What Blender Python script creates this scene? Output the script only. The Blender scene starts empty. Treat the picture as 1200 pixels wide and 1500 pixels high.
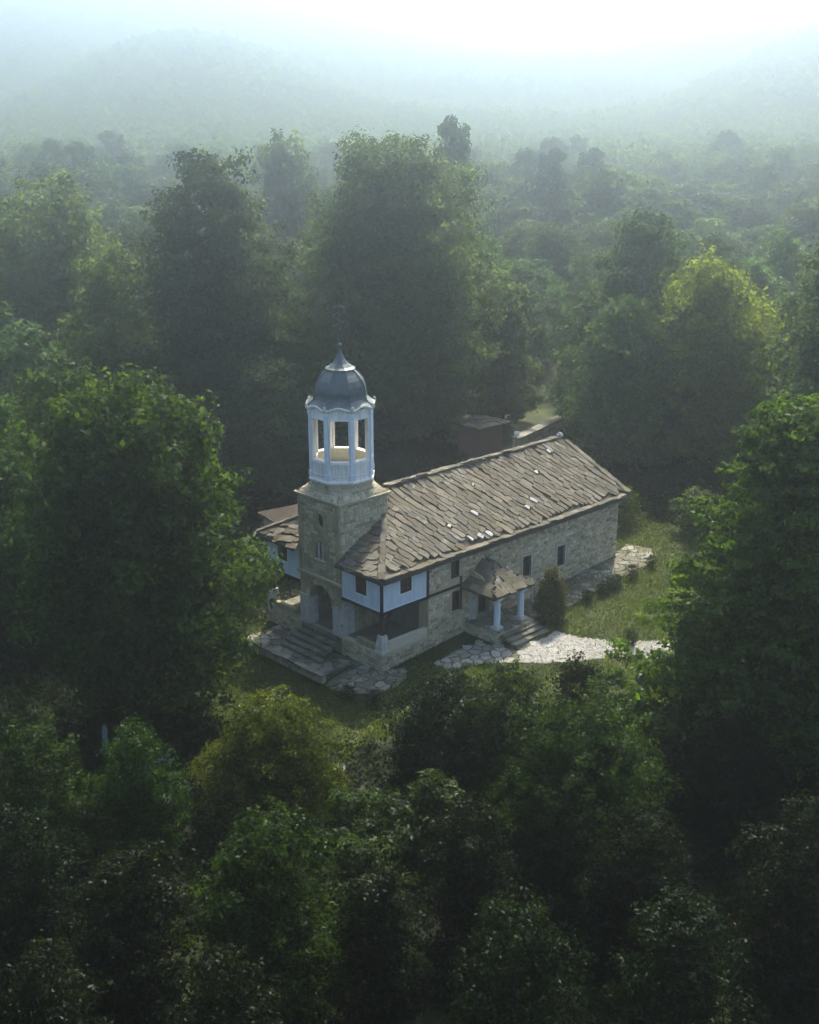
import bpy, bmesh, math, random
import numpy as np
from mathutils import Vector, Matrix
from mathutils.geometry import tessellate_polygon

S = bpy.context.scene
C = S.collection
PI = math.pi
random.seed(7)
rng = np.random.default_rng(7)

# ------------------------------------------------------------------ camera
CAM = Vector((-39.91, -43.41, 28.67))
cd = bpy.data.cameras.new('camera')
cam = bpy.data.objects.new('camera', cd)
C.objects.link(cam)
cam.location = CAM
cam.rotation_euler = (math.radians(71.5), 0, math.radians(-44))
cd.sensor_fit = 'VERTICAL'
cd.sensor_height = 24
cd.lens = 28.8
cd.clip_end = 6000
S.camera = cam

# ------------------------------------------------------------------ sky, sun, exposure
SUN_AZ, SUN_EL = math.radians(33), math.radians(47)
w = bpy.data.worlds.new('World')
S.world = w
w.use_nodes = True
wn = w.node_tree.nodes
sky = wn.new('ShaderNodeTexSky')
sky.sky_type = 'NISHITA'
sky.sun_disc = False
sky.sun_elevation = SUN_EL
sky.sun_rotation = PI / 2 - SUN_AZ
sky.air_density = 1.0
sky.dust_density = 1.6
w.node_tree.links.new(sky.outputs[0], wn['Background'].inputs[0])
wn['Background'].inputs[1].default_value = 0.12
sl = bpy.data.lights.new('sun', 'SUN')
sl.energy = 5
sl.angle = math.radians(0.6)
sl.color = (1.0, 0.92, 0.80)
sun = bpy.data.objects.new('sun', sl)
C.objects.link(sun)
tosun = Vector((math.cos(SUN_AZ) * math.cos(SUN_EL), math.sin(SUN_AZ) * math.cos(SUN_EL), math.sin(SUN_EL)))
sun.rotation_euler = tosun.to_track_quat('Z', 'Y').to_euler()
sun.location = (0, 0, 60)
S.view_settings.view_transform = 'Standard'
S.view_settings.look = 'None'
S.view_settings.gamma = 1
S.view_settings.use_curve_mapping = False
S.view_settings.exposure = 1.5
S.cycles.max_bounces = 8
S.cycles.diffuse_bounces = 3
S.cycles.glossy_bounces = 2
S.cycles.transmission_bounces = 4
S.cycles.volume_bounces = 3
S.cycles.use_denoising = True
S.cycles.caustics_reflective = False
S.cycles.caustics_refractive = False

# ------------------------------------------------------------------ helpers
def mat(name, cols, scale=3.0, rough=0.85, bump=0.0, bscale=None, rand=0.0, detail=6, spec=0.08, metal=0.0, blotch=None, streak=None):
    """noise between colours, per-object and per-piece variation, fine relief"""
    m = bpy.data.materials.new(name)
    m.use_nodes = True
    nt = m.node_tree
    N, L = nt.nodes, nt.links
    b = N['Principled BSDF']
    b.inputs['Roughness'].default_value = rough
    b.inputs['Specular IOR Level'].default_value = spec
    b.inputs['Metallic'].default_value = metal
    tc = N.new('ShaderNodeNewGeometry')
    nz = N.new('ShaderNodeTexNoise')
    nz.inputs['Scale'].default_value = scale
    nz.inputs['Detail'].default_value = detail
    nz.inputs['Roughness'].default_value = 0.65
    L.new(tc.outputs['Position'], nz.inputs['Vector'])
    fac = nz.outputs[0]
    if rand:
        oi = N.new('ShaderNodeObjectInfo')
        a = N.new('ShaderNodeMath'); a.operation = 'ADD'
        L.new(oi.outputs['Random'], a.inputs[0]); L.new(tc.outputs['Random Per Island'], a.inputs[1])
        f = N.new('ShaderNodeMath'); f.operation = 'FRACT'
        L.new(a.outputs[0], f.inputs[0])
        mx = N.new('ShaderNodeMix'); mx.inputs[0].default_value = rand
        L.new(fac, mx.inputs[2]); L.new(f.outputs[0], mx.inputs[3])
        fac = mx.outputs[0]
    cr = N.new('ShaderNodeValToRGB')
    el = cr.color_ramp.elements
    n = len(cols)
    lo, hi = (0.3, 0.7) if not rand else (0.12, 0.88)
    for i, c in enumerate(cols):
        p = lo + (hi - lo) * i / max(1, n - 1)
        e = el[i] if i < 2 else el.new(p)
        e.position = p
        e.color = (*c, 1)
    el[0].position = lo
    if n == 1:
        el[1].color = (*cols[0], 1)
    L.new(fac, cr.inputs[0])
    col = cr.outputs[0]
    if blotch:
        bc, bs, th = blotch
        n2 = N.new('ShaderNodeTexNoise'); n2.inputs['Scale'].default_value = bs; n2.inputs['Detail'].default_value = 8
        n2.inputs['Roughness'].default_value = 0.7
        L.new(tc.outputs['Position'], n2.inputs['Vector'])
        r2 = N.new('ShaderNodeMapRange'); r2.inputs[1].default_value = th; r2.inputs[2].default_value = th + 0.08
        L.new(n2.outputs[0], r2.inputs[0])
        m2 = N.new('ShaderNodeMix'); m2.data_type = 'RGBA'
        L.new(r2.outputs[0], m2.inputs[0]); L.new(col, m2.inputs[6]); m2.inputs[7].default_value = (*bc, 1)
        col = m2.outputs[2]
    if streak:
        sc_, amt = streak
        mp = N.new('ShaderNodeMapping'); mp.inputs['Scale'].default_value = (sc_, sc_, sc_*.09)
        L.new(tc.outputs['Position'], mp.inputs[0])
        n4 = N.new('ShaderNodeTexNoise'); n4.inputs['Scale'].default_value = 1; n4.inputs['Detail'].default_value = 7; n4.inputs['Roughness'].default_value = .7
        L.new(mp.outputs[0], n4.inputs['Vector'])
        r4 = N.new('ShaderNodeMapRange'); r4.inputs[1].default_value = .46; r4.inputs[2].default_value = .72; r4.inputs[4].default_value = amt
        L.new(n4.outputs[0], r4.inputs[0])
        m4 = N.new('ShaderNodeMix'); m4.data_type = 'RGBA'
        L.new(r4.outputs[0], m4.inputs[0]); L.new(col, m4.inputs[6]); m4.inputs[7].default_value = (.16, .135, .10, 1)
        col = m4.outputs[2]
    L.new(col, b.inputs['Base Color'])
    if bump:
        n3 = N.new('ShaderNodeTexNoise'); n3.inputs['Scale'].default_value = bscale or scale * 6; n3.inputs['Detail'].default_value = 8
        L.new(tc.outputs['Position'], n3.inputs['Vector'])
        bp = N.new('ShaderNodeBump'); bp.inputs['Strength'].default_value = 0.8; bp.inputs['Distance'].default_value = bump
        L.new(n3.outputs[0], bp.inputs['Height']); L.new(bp.outputs[0], b.inputs['Normal'])
    return m

def leafmat(name, dark, light, trans=0.5, tint=None):
    m = bpy.data.materials.new(name)
    m.use_nodes = True
    nt = m.node_tree
    N, L = nt.nodes, nt.links
    N.remove(N['Principled BSDF'])
    at = N.new('ShaderNodeAttribute'); at.attribute_name = 'tone'
    cr = N.new('ShaderNodeValToRGB')
    cr.color_ramp.elements[0].color = (*dark, 1); cr.color_ramp.elements[1].color = (*light, 1)
    L.new(at.outputs['Fac'], cr.inputs[0])
    oi = N.new('ShaderNodeObjectInfo')
    hs = N.new('ShaderNodeHueSaturation')
    mr = N.new('ShaderNodeMapRange'); mr.inputs[3].default_value = 0.478; mr.inputs[4].default_value = 0.522
    L.new(oi.outputs['Random'], mr.inputs[0]); L.new(mr.outputs[0], hs.inputs['Hue'])
    mv = N.new('ShaderNodeMapRange'); mv.inputs[3].default_value = 0.85; mv.inputs[4].default_value = 1.15
    L.new(oi.outputs['Random'], mv.inputs[0]); L.new(mv.outputs[0], hs.inputs['Value'])
    L.new(cr.outputs[0], hs.inputs['Color'])
    d = N.new('ShaderNodeBsdfDiffuse'); t = N.new('ShaderNodeBsdfTranslucent')
    g = N.new('ShaderNodeBsdfGlossy'); g.inputs['Roughness'].default_value = 0.45
    g.inputs['Color'].default_value = (1, 1, 1, 1)
    L.new(hs.outputs[0], d.inputs['Color'])
    tm = N.new('ShaderNodeMix'); tm.data_type = 'RGBA'; tm.blend_type = 'MULTIPLY'; tm.inputs[0].default_value = 1
    L.new(hs.outputs[0], tm.inputs[6]); tm.inputs[7].default_value = (2.2, 2.2, 0.6, 1) if tint is None else (*tint, 1)
    L.new(tm.outputs[2], t.inputs['Color'])
    mx = N.new('ShaderNodeMixShader'); mx.inputs[0].default_value = trans
    L.new(d.outputs[0], mx.inputs[1]); L.new(t.outputs[0], mx.inputs[2])
    m2 = N.new('ShaderNodeMixShader'); m2.inputs[0].default_value = 0.005
    L.new(mx.outputs[0], m2.inputs[1]); L.new(g.outputs[0], m2.inputs[2])
    L.new(m2.outputs[0], N['Material Output'].inputs['Surface'])
    return m

class MB:
    def __init__(s): s.v = []; s.f = []
    def add(s, vs, fs):
        k = len(s.v); s.v += [tuple(p) for p in vs]; s.f += [tuple(i + k for i in f) for f in fs]
        return s
    def box(s, x0, x1, y0, y1, z0, z1):
        return s.add([(x0,y0,z0),(x1,y0,z0),(x1,y1,z0),(x0,y1,z0),(x0,y0,z1),(x1,y0,z1),(x1,y1,z1),(x0,y1,z1)],
              [(0,3,2,1),(4,5,6,7),(0,1,5,4),(1,2,6,5),(2,3,7,6),(3,0,4,7)])
    def hexa(s, a, b):
        """two matching quads/polys joined"""
        n = len(a)
        return s.add(list(a) + list(b), [tuple(range(n))[::-1], tuple(range(n, 2*n))] + [(i, (i+1) % n, n + (i+1) % n, n + i) for i in range(n)])
    def tube(s, pts, rads, seg=6, cap=True):
        k = len(s.v); pts = [Vector(p) for p in pts]
        for i, (p, r) in enumerate(zip(pts, rads)):
            d = (pts[min(i+1, len(pts)-1)] - pts[max(i-1, 0)]).normalized()
            a = d.orthogonal().normalized() if abs(d.z) < 0.95 else Vector((1, 0, 0))
            a = (a - d * a.dot(d)).normalized()
            b = d.cross(a)
            for j in range(seg):
                t = 2*PI*j/seg
                s.v.append(tuple(p + a*math.cos(t)*r + b*math.sin(t)*r))
        for i in range(len(pts)-1):
            for j in range(seg):
                s.f.append((k+i*seg+j, k+i*seg+(j+1) % seg, k+(i+1)*seg+(j+1) % seg, k+(i+1)*seg+j))
        if cap:
            s.f.append(tuple(k+j for j in range(seg))[::-1]); s.f.append(tuple(k+(len(pts)-1)*seg+j for j in range(seg)))
        return s
    def rings(s, rings, close=True):
        """list of equal-length closed loops"""
        k = len(s.v); n = len(rings[0])
        for r in rings: s.v += [tuple(p) for p in r]
        for i in range(len(rings)-1):
            for j in range(n):
                s.f.append((k+i*n+j, k+i*n+(j+1) % n, k+(i+1)*n+(j+1) % n, k+(i+1)*n+j))
        if close:
            s.f.append(tuple(k+j for j in range(n))[::-1]); s.f.append(tuple(k+(len(rings)-1)*n+j for j in range(n)))
        return s
    def mesh(s, name, m):
        me = bpy.data.meshes.new(name); me.from_pydata(s.v, [], s.f); me.update()
        if m: me.materials.append(m)
        return me

def link(name, me, parent=None):
    o = bpy.data.objects.new(name, me); C.objects.link(o)
    if parent is not None: o.parent = parent
    return o
def fixn(me):
    bm = bmesh.new(); bm.from_mesh(me); bmesh.ops.recalc_face_normals(bm, faces=bm.faces); bm.to_mesh(me); bm.free()
def build(mb, name, m, parent=None, smooth=False):
    me = mb.mesh(name, m); fixn(me)
    if smooth:
        me.polygons.foreach_set('use_smooth', [True]*len(me.polygons))
    return link(name, me, parent)
def tag(o, label=None, cat=None, group=None, kind=None):
    if label: o['label'] = label
    if cat: o['category'] = cat
    if group: o['group'] = group
    if kind: o['kind'] = kind
    return o
def thing(name, loc, label, cat, group=None, rz=0):
    o = bpy.data.objects.new(name, None); C.objects.link(o); o.location = loc; o.rotation_euler = (0, 0, rz)
    o.empty_display_size = 0.3
    return tag(o, label, cat, group)
def copy_tree(o, parent=None):
    c = o.copy(); C.objects.link(c)
    if parent is not None: c.parent = parent
    for ch in list(o.children): copy_tree(ch, c)
    return c

def plate(mb, P, outline, holes, w0, w1):
    """a plate with holes: outline and holes are lists of (u,v); P(u,v,w)->xyz"""
    loops = [outline] + list(holes)
    tris = tessellate_polygon([[Vector((a, b, 0)) for a, b in l] for l in loops])
    flat = [p for l in loops for p in l]; n = len(flat)
    vs = [P(a, b, w0) for a, b in flat] + [P(a, b, w1) for a, b in flat]
    fs = [tuple(t) for t in tris] + [tuple(i + n for i in t[::-1]) for t in tris]
    k = 0
    for l in loops:
        m_ = len(l)
        for i in range(m_):
            a, b = k+i, k+(i+1) % m_
            fs.append((a, b, b+n, a+n))
        k += m_
    return mb.add(vs, fs)
def rect(a, b, c, d): return [(a, c), (b, c), (b, d), (a, d)]
def arch(cx, r, v0, spring, n=12):
    return [(cx - r, v0), (cx + r, v0)] + [(cx + r*math.cos(PI*i/n), spring + r*math.sin(PI*i/n)) for i in range(n+1)]

PY = lambda y0: (lambda u, v, w: (u, y0 - w, v))       # wall facing -y : u=x v=z w outward
PYn = lambda y0: (lambda u, v, w: (u, y0 + w, v))      # facing +y
PX = lambda x0: (lambda u, v, w: (x0 - w, u, v))       # facing -x : u=y
PXn = lambda x0: (lambda u, v, w: (x0 + w, u, v))      # facing +x

def stones(P, u0, u1, v0, v1, holes, hgt=(0.12, 0.21), wid=(0.15, 0.42), out=(0.015, 0.05), inside=None):
    """random rubble courses, each stone a small bevelled block proud of the mortar"""
    mb = MB(); v = v0
    while v < v1 - 0.05:
        h = random.uniform(*hgt); h = min(h, v1 - v)
        u = u0 + random.uniform(-0.1, 0)
        while u < u1 - 0.08:
            wd = random.uniform(*wid); a, b = max(u, u0), min(u + wd, u1); u += wd
            if b - a < 0.08: continue
            if any(a < hb + 0.03 and b > ha - 0.03 and v < hd + 0.03 and v + h > hc - 0.03 for ha, hb, hc, hd in holes): continue
            if inside and not inside((a+b)/2, v + h/2): continue
            j = lambda s=0.022: random.uniform(-s, s)
            g = 0.012
            q = [(a+g+j(.012), v+g+j(.012)), (b-g+j(.012), v+g+j(.012)), (b-g+j(.012), v+h-g+j(.012)), (a+g+j(.012), v+h-g+j(.012))]
            cx, cy = (a+b)/2, (v + v+h)/2
            o_ = random.uniform(*out)
            t = [(cx+(x-cx)*.84+j(.008), cy+(y-cy)*.8+j(.008)) for x, y in q]
            k = len(mb.v)
            mb.add([P(x, y, 0.0) for x, y in q] + [P(x, y, o_ + j(.01)) for x, y in t],
                   [(4,5,6,7),(0,1,5,4),(1,2,6,5),(2,3,7,6),(3,0,4,7)])
        v += h
    return mb

def voronoi(poly, spacing, seed=1, shrink=0.03, jit=0.38):
    """irregular packed polygons (flagstones) filling a 2D polygon"""
    r = random.Random(seed)
    xs = [p[0] for p in poly]; ys = [p[1] for p in poly]
    def inside(x, y):
        c = False; n = len(poly)
        for i in range(n):
            x1, y1 = poly[i]; x2, y2 = poly[(i+1) % n]
            if (y1 > y) != (y2 > y) and x < (x2-x1)*(y-y1)/(y2-y1)+x1: c = not c
        return c
    pts = []
    y = min(ys) - spacing; row = 0
    while y < max(ys) + spacing:
        x = min(xs) - spacing + (row % 2)*spacing*.5
        while x < max(xs) + spacing:
            pts.append((x + r.uniform(-jit, jit)*spacing, y + r.uniform(-jit, jit)*spacing)); x += spacing
        y += spacing*.87; row += 1
    cells = []
    for i, p in enumerate(pts):
        if not inside(*p): continue
        s2 = spacing*1.6
        cell = [(p[0]-s2, p[1]-s2), (p[0]+s2, p[1]-s2), (p[0]+s2, p[1]+s2), (p[0]-s2, p[1]+s2)]
        for j, q in enumerate(pts):
            if i == j or abs(q[0]-p[0]) > 2.6*spacing or abs(q[1]-p[1]) > 2.6*spacing: continue
            mx, my = (p[0]+q[0])/2, (p[1]+q[1])/2; nx, ny = q[0]-p[0], q[1]-p[1]
            l = math.hypot(nx, ny); nx /= l; ny /= l; mx -= nx*shrink; my -= ny*shrink
            out = []
            for k in range(len(cell)):
                a, b = cell[k], cell[(k+1) % len(cell)]
                da = (a[0]-mx)*nx+(a[1]-my)*ny; db = (b[0]-mx)*nx+(b[1]-my)*ny
                if da <= 0: out.append(a)
                if (da < 0) != (db < 0) and da != db:
                    t = da/(da-db); out.append((a[0]+(b[0]-a[0])*t, a[1]+(b[1]-a[1])*t))
            cell = out
            if len(cell) < 3: break
        if len(cell) >= 3:
            mx_ = sum(p_[0] for p_ in cell)/len(cell); my_ = sum(p_[1] for p_ in cell)/len(cell); out = []
            for k in range(len(cell)):
                a, b = cell[k], cell[(k+1) % len(cell)]
                if math.hypot(a[0]-b[0], a[1]-b[1]) < .06: continue
                s_ = 1 - r.uniform(.02, .13)
                out.append((mx_+(a[0]-mx_)*s_, my_+(a[1]-my_)*s_))
                s_ = 1 - r.uniform(-.02, .10); c_ = ((a[0]+b[0])/2, (a[1]+b[1])/2)
                out.append((mx_+(c_[0]-mx_)*s_, my_+(c_[1]-my_)*s_))
            if len(out) >= 3: cells.append(out)
    return cells

def slabstone(mb, cell, zf, th=0.07, up=0.03, tilt=0.02):
    cx = sum(p[0] for p in cell)/len(cell); cy = sum(p[1] for p in cell)/len(cell)
    tx, ty = random.uniform(-tilt, tilt), random.uniform(-tilt, tilt); dz = random.uniform(-.012, .015)
    z = lambda p, o: zf(p[0], p[1]) + o + dz + tx*(p[0]-cx) + ty*(p[1]-cy)
    n = len(cell)
    low = [(p[0], p[1], z(p, up-th)) for p in cell]
    mid = [(p[0], p[1], z(p, up-.02)) for p in cell]
    top = [(cx+(p[0]-cx)*.9, cy+(p[1]-cy)*.9, z(p, up)) for p in cell]
    return mb.rings([low, mid, top])

# ------------------------------------------------------------------ terrain heights
def sst(t):
    t = np.clip(t, 0, 1); return t*t*(3-2*t)
AZ = np.array([-180, -60, -40, -22, -17.5, -8, -3, 4.8, 11.9, 17.5, 24, 40, 60, 180.])
RH = np.array([90, 100, 116, 118, 116, 108, 96, 66, 86, 106, 116, 118, 100, 90.])
def G(x, y):
    x = np.asarray(x, float); y = np.asarray(y, float)
    k = 0.06 + 0.14*sst((y - 0.0)/2.5)
    z = 0.07*np.clip(x, 0, 25) - k*np.clip(-x, 0, 5)
    z = z - 0.02*np.clip(-x-5, 0, 60)
    z = z + 0.06*np.sin(x*.33+1)*np.cos(y*.29)*sst((np.hypot(x-10, y-4)-16)/10)
    dx, dy = x+39.9, y+43.4
    d = np.hypot(dx, dy); a = 46 - np.degrees(np.arctan2(dy, dx)); a = (a+180) % 360 - 180
    hr = np.interp(a, AZ, RH)
    up = sst((d-560)/450.)*.93 + .07*sst((d-300)/300.); dn = 1 - 0.85*sst((d-1080)/800.)
    z = z + (hr - 4)*up*dn*(0.94 + 0.06*np.sin(x*.008)*np.cos(y*.007+1))
    z = z + 36*np.exp(-((a+10)/6.)**2 - ((d-600)/90)**2) + 34*np.exp(-((a-18)/6)**2 - ((d-620)/90)**2) + 14*np.exp(-((a-5)/4)**2 - ((d-700)/90)**2)
    z = z + 9*np.sin(x*.017+y*.008)*np.cos(y*.019)*sst((d-350)/400.)
    return z
def g(x, y): return float(G(x, y))

# ------------------------------------------------------------------ materials
M = {}
M['ground'] = mat('meadow_soil', [(.006,.009,.004), (.014,.019,.006), (.026,.029,.010)], scale=.9, bump=.05, bscale=9, blotch=((.045,.036,.022), 1.7, .62))
def lawn_mix(m):
    nt = m.node_tree; N, L = nt.nodes, nt.links
    b = N['Principled BSDF']; src = b.inputs['Base Color'].links[0].from_socket
    at = N.new('ShaderNodeAttribute'); at.attribute_name = 'lawn'
    g_ = N.new('ShaderNodeNewGeometry')
    n1 = N.new('ShaderNodeTexNoise'); n1.inputs['Scale'].default_value = .7; n1.inputs['Detail'].default_value = 8
    L.new(g_.outputs['Position'], n1.inputs['Vector'])
    cr = N.new('ShaderNodeValToRGB')
    for e, (p, c) in zip([cr.color_ramp.elements[0], cr.color_ramp.elements[1]], ((.32, (.020,.030,.008)), (.68, (.062,.070,.018)))):
        e.position = p; e.color = (*c, 1)
    L.new(n1.outputs[0], cr.inputs[0])
    n2 = N.new('ShaderNodeTexNoise'); n2.inputs['Scale'].default_value = 1.4; n2.inputs['Detail'].default_value = 6
    L.new(g_.outputs['Position'], n2.inputs['Vector'])
    ad = N.new('ShaderNodeMath'); ad.operation = 'MULTIPLY_ADD'; ad.inputs[1].default_value = 1.0
    L.new(at.outputs['Fac'], ad.inputs[0]); L.new(n2.outputs[0], ad.inputs[2])
    mr = N.new('ShaderNodeMapRange'); mr.inputs[1].default_value = .85; mr.inputs[2].default_value = 1.1
    L.new(ad.outputs[0], mr.inputs[0])
    mx = N.new('ShaderNodeMix'); mx.data_type = 'RGBA'
    L.new(mr.outputs[0], mx.inputs[0]); L.new(src, mx.inputs[6]); L.new(cr.outputs[0], mx.inputs[7]); L.new(mx.outputs[2], b.inputs['Base Color'])
lawn_mix(M['ground'])
M['mortar'] = mat('lime_mortar', [(.38,.30,.18), (.50,.42,.28)], scale=2.2, bump=.02, bscale=30)
M['stone'] = mat('rubble_stone', [(.24,.17,.09), (.54,.43,.26), (.68,.58,.39), (.36,.29,.18), (.78,.72,.58)], scale=3, rand=.7, bump=.012, bscale=22, blotch=((.62,.60,.54), .55, .60))
M['tstone'] = mat('tower_stone', [(.22,.175,.105), (.42,.35,.22), (.56,.49,.33), (.28,.25,.175)], scale=3, rand=.7, bump=.012, bscale=22)
M['tplaster'] = mat('ochre_weathered_plaster', streak=(4, .6), cols= [(.23,.18,.095), (.36,.30,.165), (.47,.41,.25)], scale=1.6, bump=.012, bscale=14, blotch=((.40,.38,.31), 2.4, .62))
M['roof'] = mat('roof_stone_slab', [(.045,.035,.023), (.12,.098,.065), (.075,.066,.046), (.18,.155,.11), (.075,.07,.055), (.27,.245,.19)], scale=2.5, rand=.62, bump=.02, bscale=12, blotch=((.085,.090,.040), 1.3, .56))
M['roofdeck'] = mat('roof_bed', [(.05,.038,.028), (.09,.07,.05)], scale=4, bump=.02)
M['whitestone'] = mat('lichen_white_slab', [(.24,.23,.20), (.50,.49,.45)], scale=6, bump=.01)
M['blue'] = mat('pale_blue_limewash', [(.58,.66,.73), (.68,.75,.80)], scale=1.3, bump=.006, bscale=14, rough=.9, streak=(6, .28))
M['trim'] = mat('white_limewash_border', [(.72,.72,.70), (.82,.82,.80)], scale=5, rough=.9)
M['white'] = mat('tower_white_paint', [(.80,.75,.66), (.88,.84,.76)], scale=2.5, bump=.006, bscale=16, rough=.85, blotch=((.40,.37,.31), 3.6, .64), streak=(9, .55))
M['postblue'] = mat('pilaster_blue_paint', [(.60,.65,.69), (.70,.73,.75)], scale=3, rough=.85)
M['cream'] = mat('cream_plaster', [(.52,.46,.32), (.64,.58,.43)], scale=3, bump=.006)
M['oldwhite'] = mat('flaking_white_plaster', [(.40,.38,.32), (.62,.60,.54)], scale=3.2, bump=.015, bscale=12, blotch=((.26,.22,.14), 2.6, .56))
M['wood'] = mat('dark_timber', [(.012,.009,.008), (.035,.022,.015)], scale=8, bump=.006)
M['woodblue'] = mat('blue_black_timber', [(.010,.014,.022), (.022,.028,.04)], scale=8)
M['shutter'] = mat('brown_shutter_wood', [(.05,.022,.012), (.095,.05,.03)], scale=6, bump=.006)
M['door'] = mat('old_door_wood', [(.045,.03,.02), (.08,.055,.035)], scale=6, bump=.008)
M['glass'] = mat('dark_window_glass', [(.012,.014,.014), (.02,.022,.02)], scale=4, rough=.15, spec=.5)
M['metal'] = mat('grey_green_lead_sheet', [(.075,.095,.095), (.13,.155,.15)], scale=3.5, rough=.48, metal=.3, bump=.012, bscale=8, streak=(7, .6), blotch=((.22,.25,.24), 3.0, .62))
M['iron'] = mat('grey_iron', [(.05,.055,.055), (.11,.12,.11)], scale=9, rough=.6)
M['step'] = mat('worn_step_stone', [(.075,.065,.048), (.16,.145,.11), (.25,.235,.19)], scale=4, rand=.4, bump=.03, bscale=14, blotch=((.05,.06,.022), 2.2, .55))
M['flag'] = mat('terrace_flagstone', [(.095,.085,.06), (.19,.175,.13), (.32,.30,.25)], scale=3, rand=.6, bump=.03, bscale=12, blotch=((.05,.06,.022), 1.9, .56))
M['pale'] = mat('pale_path_stone', [(.16,.15,.12), (.28,.27,.23), (.42,.41,.365)], scale=3, rand=.5, bump=.03, bscale=14, blotch=((.09,.10,.045), 1.5, .58))
M['bed'] = mat('path_bed', [(.10,.09,.055), (.19,.17,.12)], scale=6, bump=.02, blotch=((.06,.075,.03), 2.5, .5))
M['gravelbed'] = mat('pale_gravel_bed', [(.14,.13,.10), (.24,.23,.19)], scale=9, bump=.02, blotch=((.07,.08,.03), 1.1, .57))
M['bark'] = mat('bark', [(.05,.04,.03), (.10,.085,.065)], scale=5, bump=.03, bscale=16)
M['grave'] = mat('grave_stone', [(.12,.13,.13), (.22,.23,.23)], scale=4, bump=.02, blotch=((.12,.13,.08), 5, .58))
M['inner'] = mat('dark_brown_plaster', [(.13,.10,.066), (.22,.18,.12)], scale=1.8, bump=.01)  # darker brown than the tower plaster
M['redwall'] = mat('dark_red_brown_plaster', [(.09,.045,.035), (.14,.075,.055)], scale=2.5, bump=.01)
M['globe'] = mat('white_lamp_globe', [(.80,.80,.78)], scale=3, rough=.25)
LM = {
 'oak': leafmat('walnut_leaves', (.010,.021,.005), (.048,.074,.012), .42),
 'lime': leafmat('lime_leaves', (.032,.055,.020), (.115,.148,.050), .45, (1.7,1.75,.8)),
 'cone': leafmat('hornbeam_leaves', (.022,.042,.018), (.085,.120,.046), .40, (1.6,1.7,.85)),
 'yellow': leafmat('yellow_green_leaves', (.040,.068,.016), (.120,.165,.040), .50, (1.5, 1.75, .8)),
 'gold': leafmat('bright_maple_leaves', (.055,.082,.012), (.150,.200,.030), .55, (2.2, 2.2, .6)),  # yellow-green, brighter than the other leaf colours
 'spruce': leafmat('beech_spray_leaves', (.011,.024,.007), (.070,.112,.018), .40),
 'dark': leafmat('deep_shade_tone_shrub_leaves', (.002,.0045,.0015), (.011,.019,.004), .35),  # foreground gloom is put into this leaf colour, near black
 'fg': leafmat('shade_tone_shrub_leaves', (.003,.007,.002), (.034,.060,.009), .38),  # shade on the near shrubs put into the colour, less deep than above
 'fgy': leafmat('olive_shrub_leaves', (.012,.021,.004), (.082,.104,.012), .40),
 'box': leafmat('box_leaves', (.008,.014,.006), (.02,.03,.01), .3),
 'thuja': leafmat('thuja_leaves', (.03,.036,.008), (.080,.085,.018), .35),
 'grass': leafmat('grass_blades', (.020,.032,.008), (.056,.072,.018), .45),
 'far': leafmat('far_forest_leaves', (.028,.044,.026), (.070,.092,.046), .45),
}

# ------------------------------------------------------------------ ground sheet
def pip(poly, x, y):
    c = np.zeros(x.shape, bool); n = len(poly)
    for i in range(n):
        x1, y1 = poly[i]; x2, y2 = poly[(i+1) % n]
        if y1 == y2: continue
        c ^= ((y1 > y) != (y2 > y)) & (x < (x2-x1)*(y-y1)/(y2-y1)+x1)
    return c
LAWN = [(-2.5,9.5), (-6.5,8), (-9,2), (-8.5,-3.5), (-3.5,-5.5), (1.5,-8.5), (5,-13.5), (13,-15), (20,-11), (26,-6), (27,6), (30, 16), (46,22), (50,36), (40,38), (28,20), (22,10.5), (8,12)]
def make_ground():
    n = 381
    t = np.linspace(-1, 1, n)
    X = 8 + 3200*np.sinh(t*6)/np.sinh(6.); Y = 4 + 3200*np.sinh(t*6)/np.sinh(6.)
    gx, gy = np.meshgrid(X, Y, indexing='ij')
    co = np.stack([gx, gy, G(gx, gy)], -1).reshape(-1, 3)
    i = np.arange(n-1)[:, None]*n + np.arange(n-1)[None, :]
    q = np.stack([i, i+n, i+n+1, i+1], -1).reshape(-1, 4)
    me = np_mesh('ground', co, q, M['ground'])
    at = me.attributes.new('lawn', 'FLOAT', 'POINT'); at.data.foreach_set('value', pip(LAWN, co[:, 0], co[:, 1]).astype(np.float32))
    me.polygons.foreach_set('use_smooth', np.ones(len(q), bool))
    tag(link('ground', me), kind='structure', label='dark green meadow and valley floor rising to misty wooded hills')
def np_mesh(name, co, quads, m, tone=None):
    k = quads.shape[1]
    me = bpy.data.meshes.new(name)
    me.vertices.add(len(co)); me.vertices.foreach_set('co', co.astype(np.float32).ravel())
    me.loops.add(quads.size); me.loops.foreach_set('vertex_index', quads.astype(np.int32).ravel())
    me.polygons.add(len(quads)); me.polygons.foreach_set('loop_start', np.arange(0, quads.size, k, dtype=np.int32))
    if tone is not None:
        at = me.attributes.new('tone', 'FLOAT', 'POINT'); at.data.foreach_set('value', tone.astype(np.float32))
    me.update(calc_edges=True)
    if m: me.materials.append(m)
    return me
make_ground()

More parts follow.
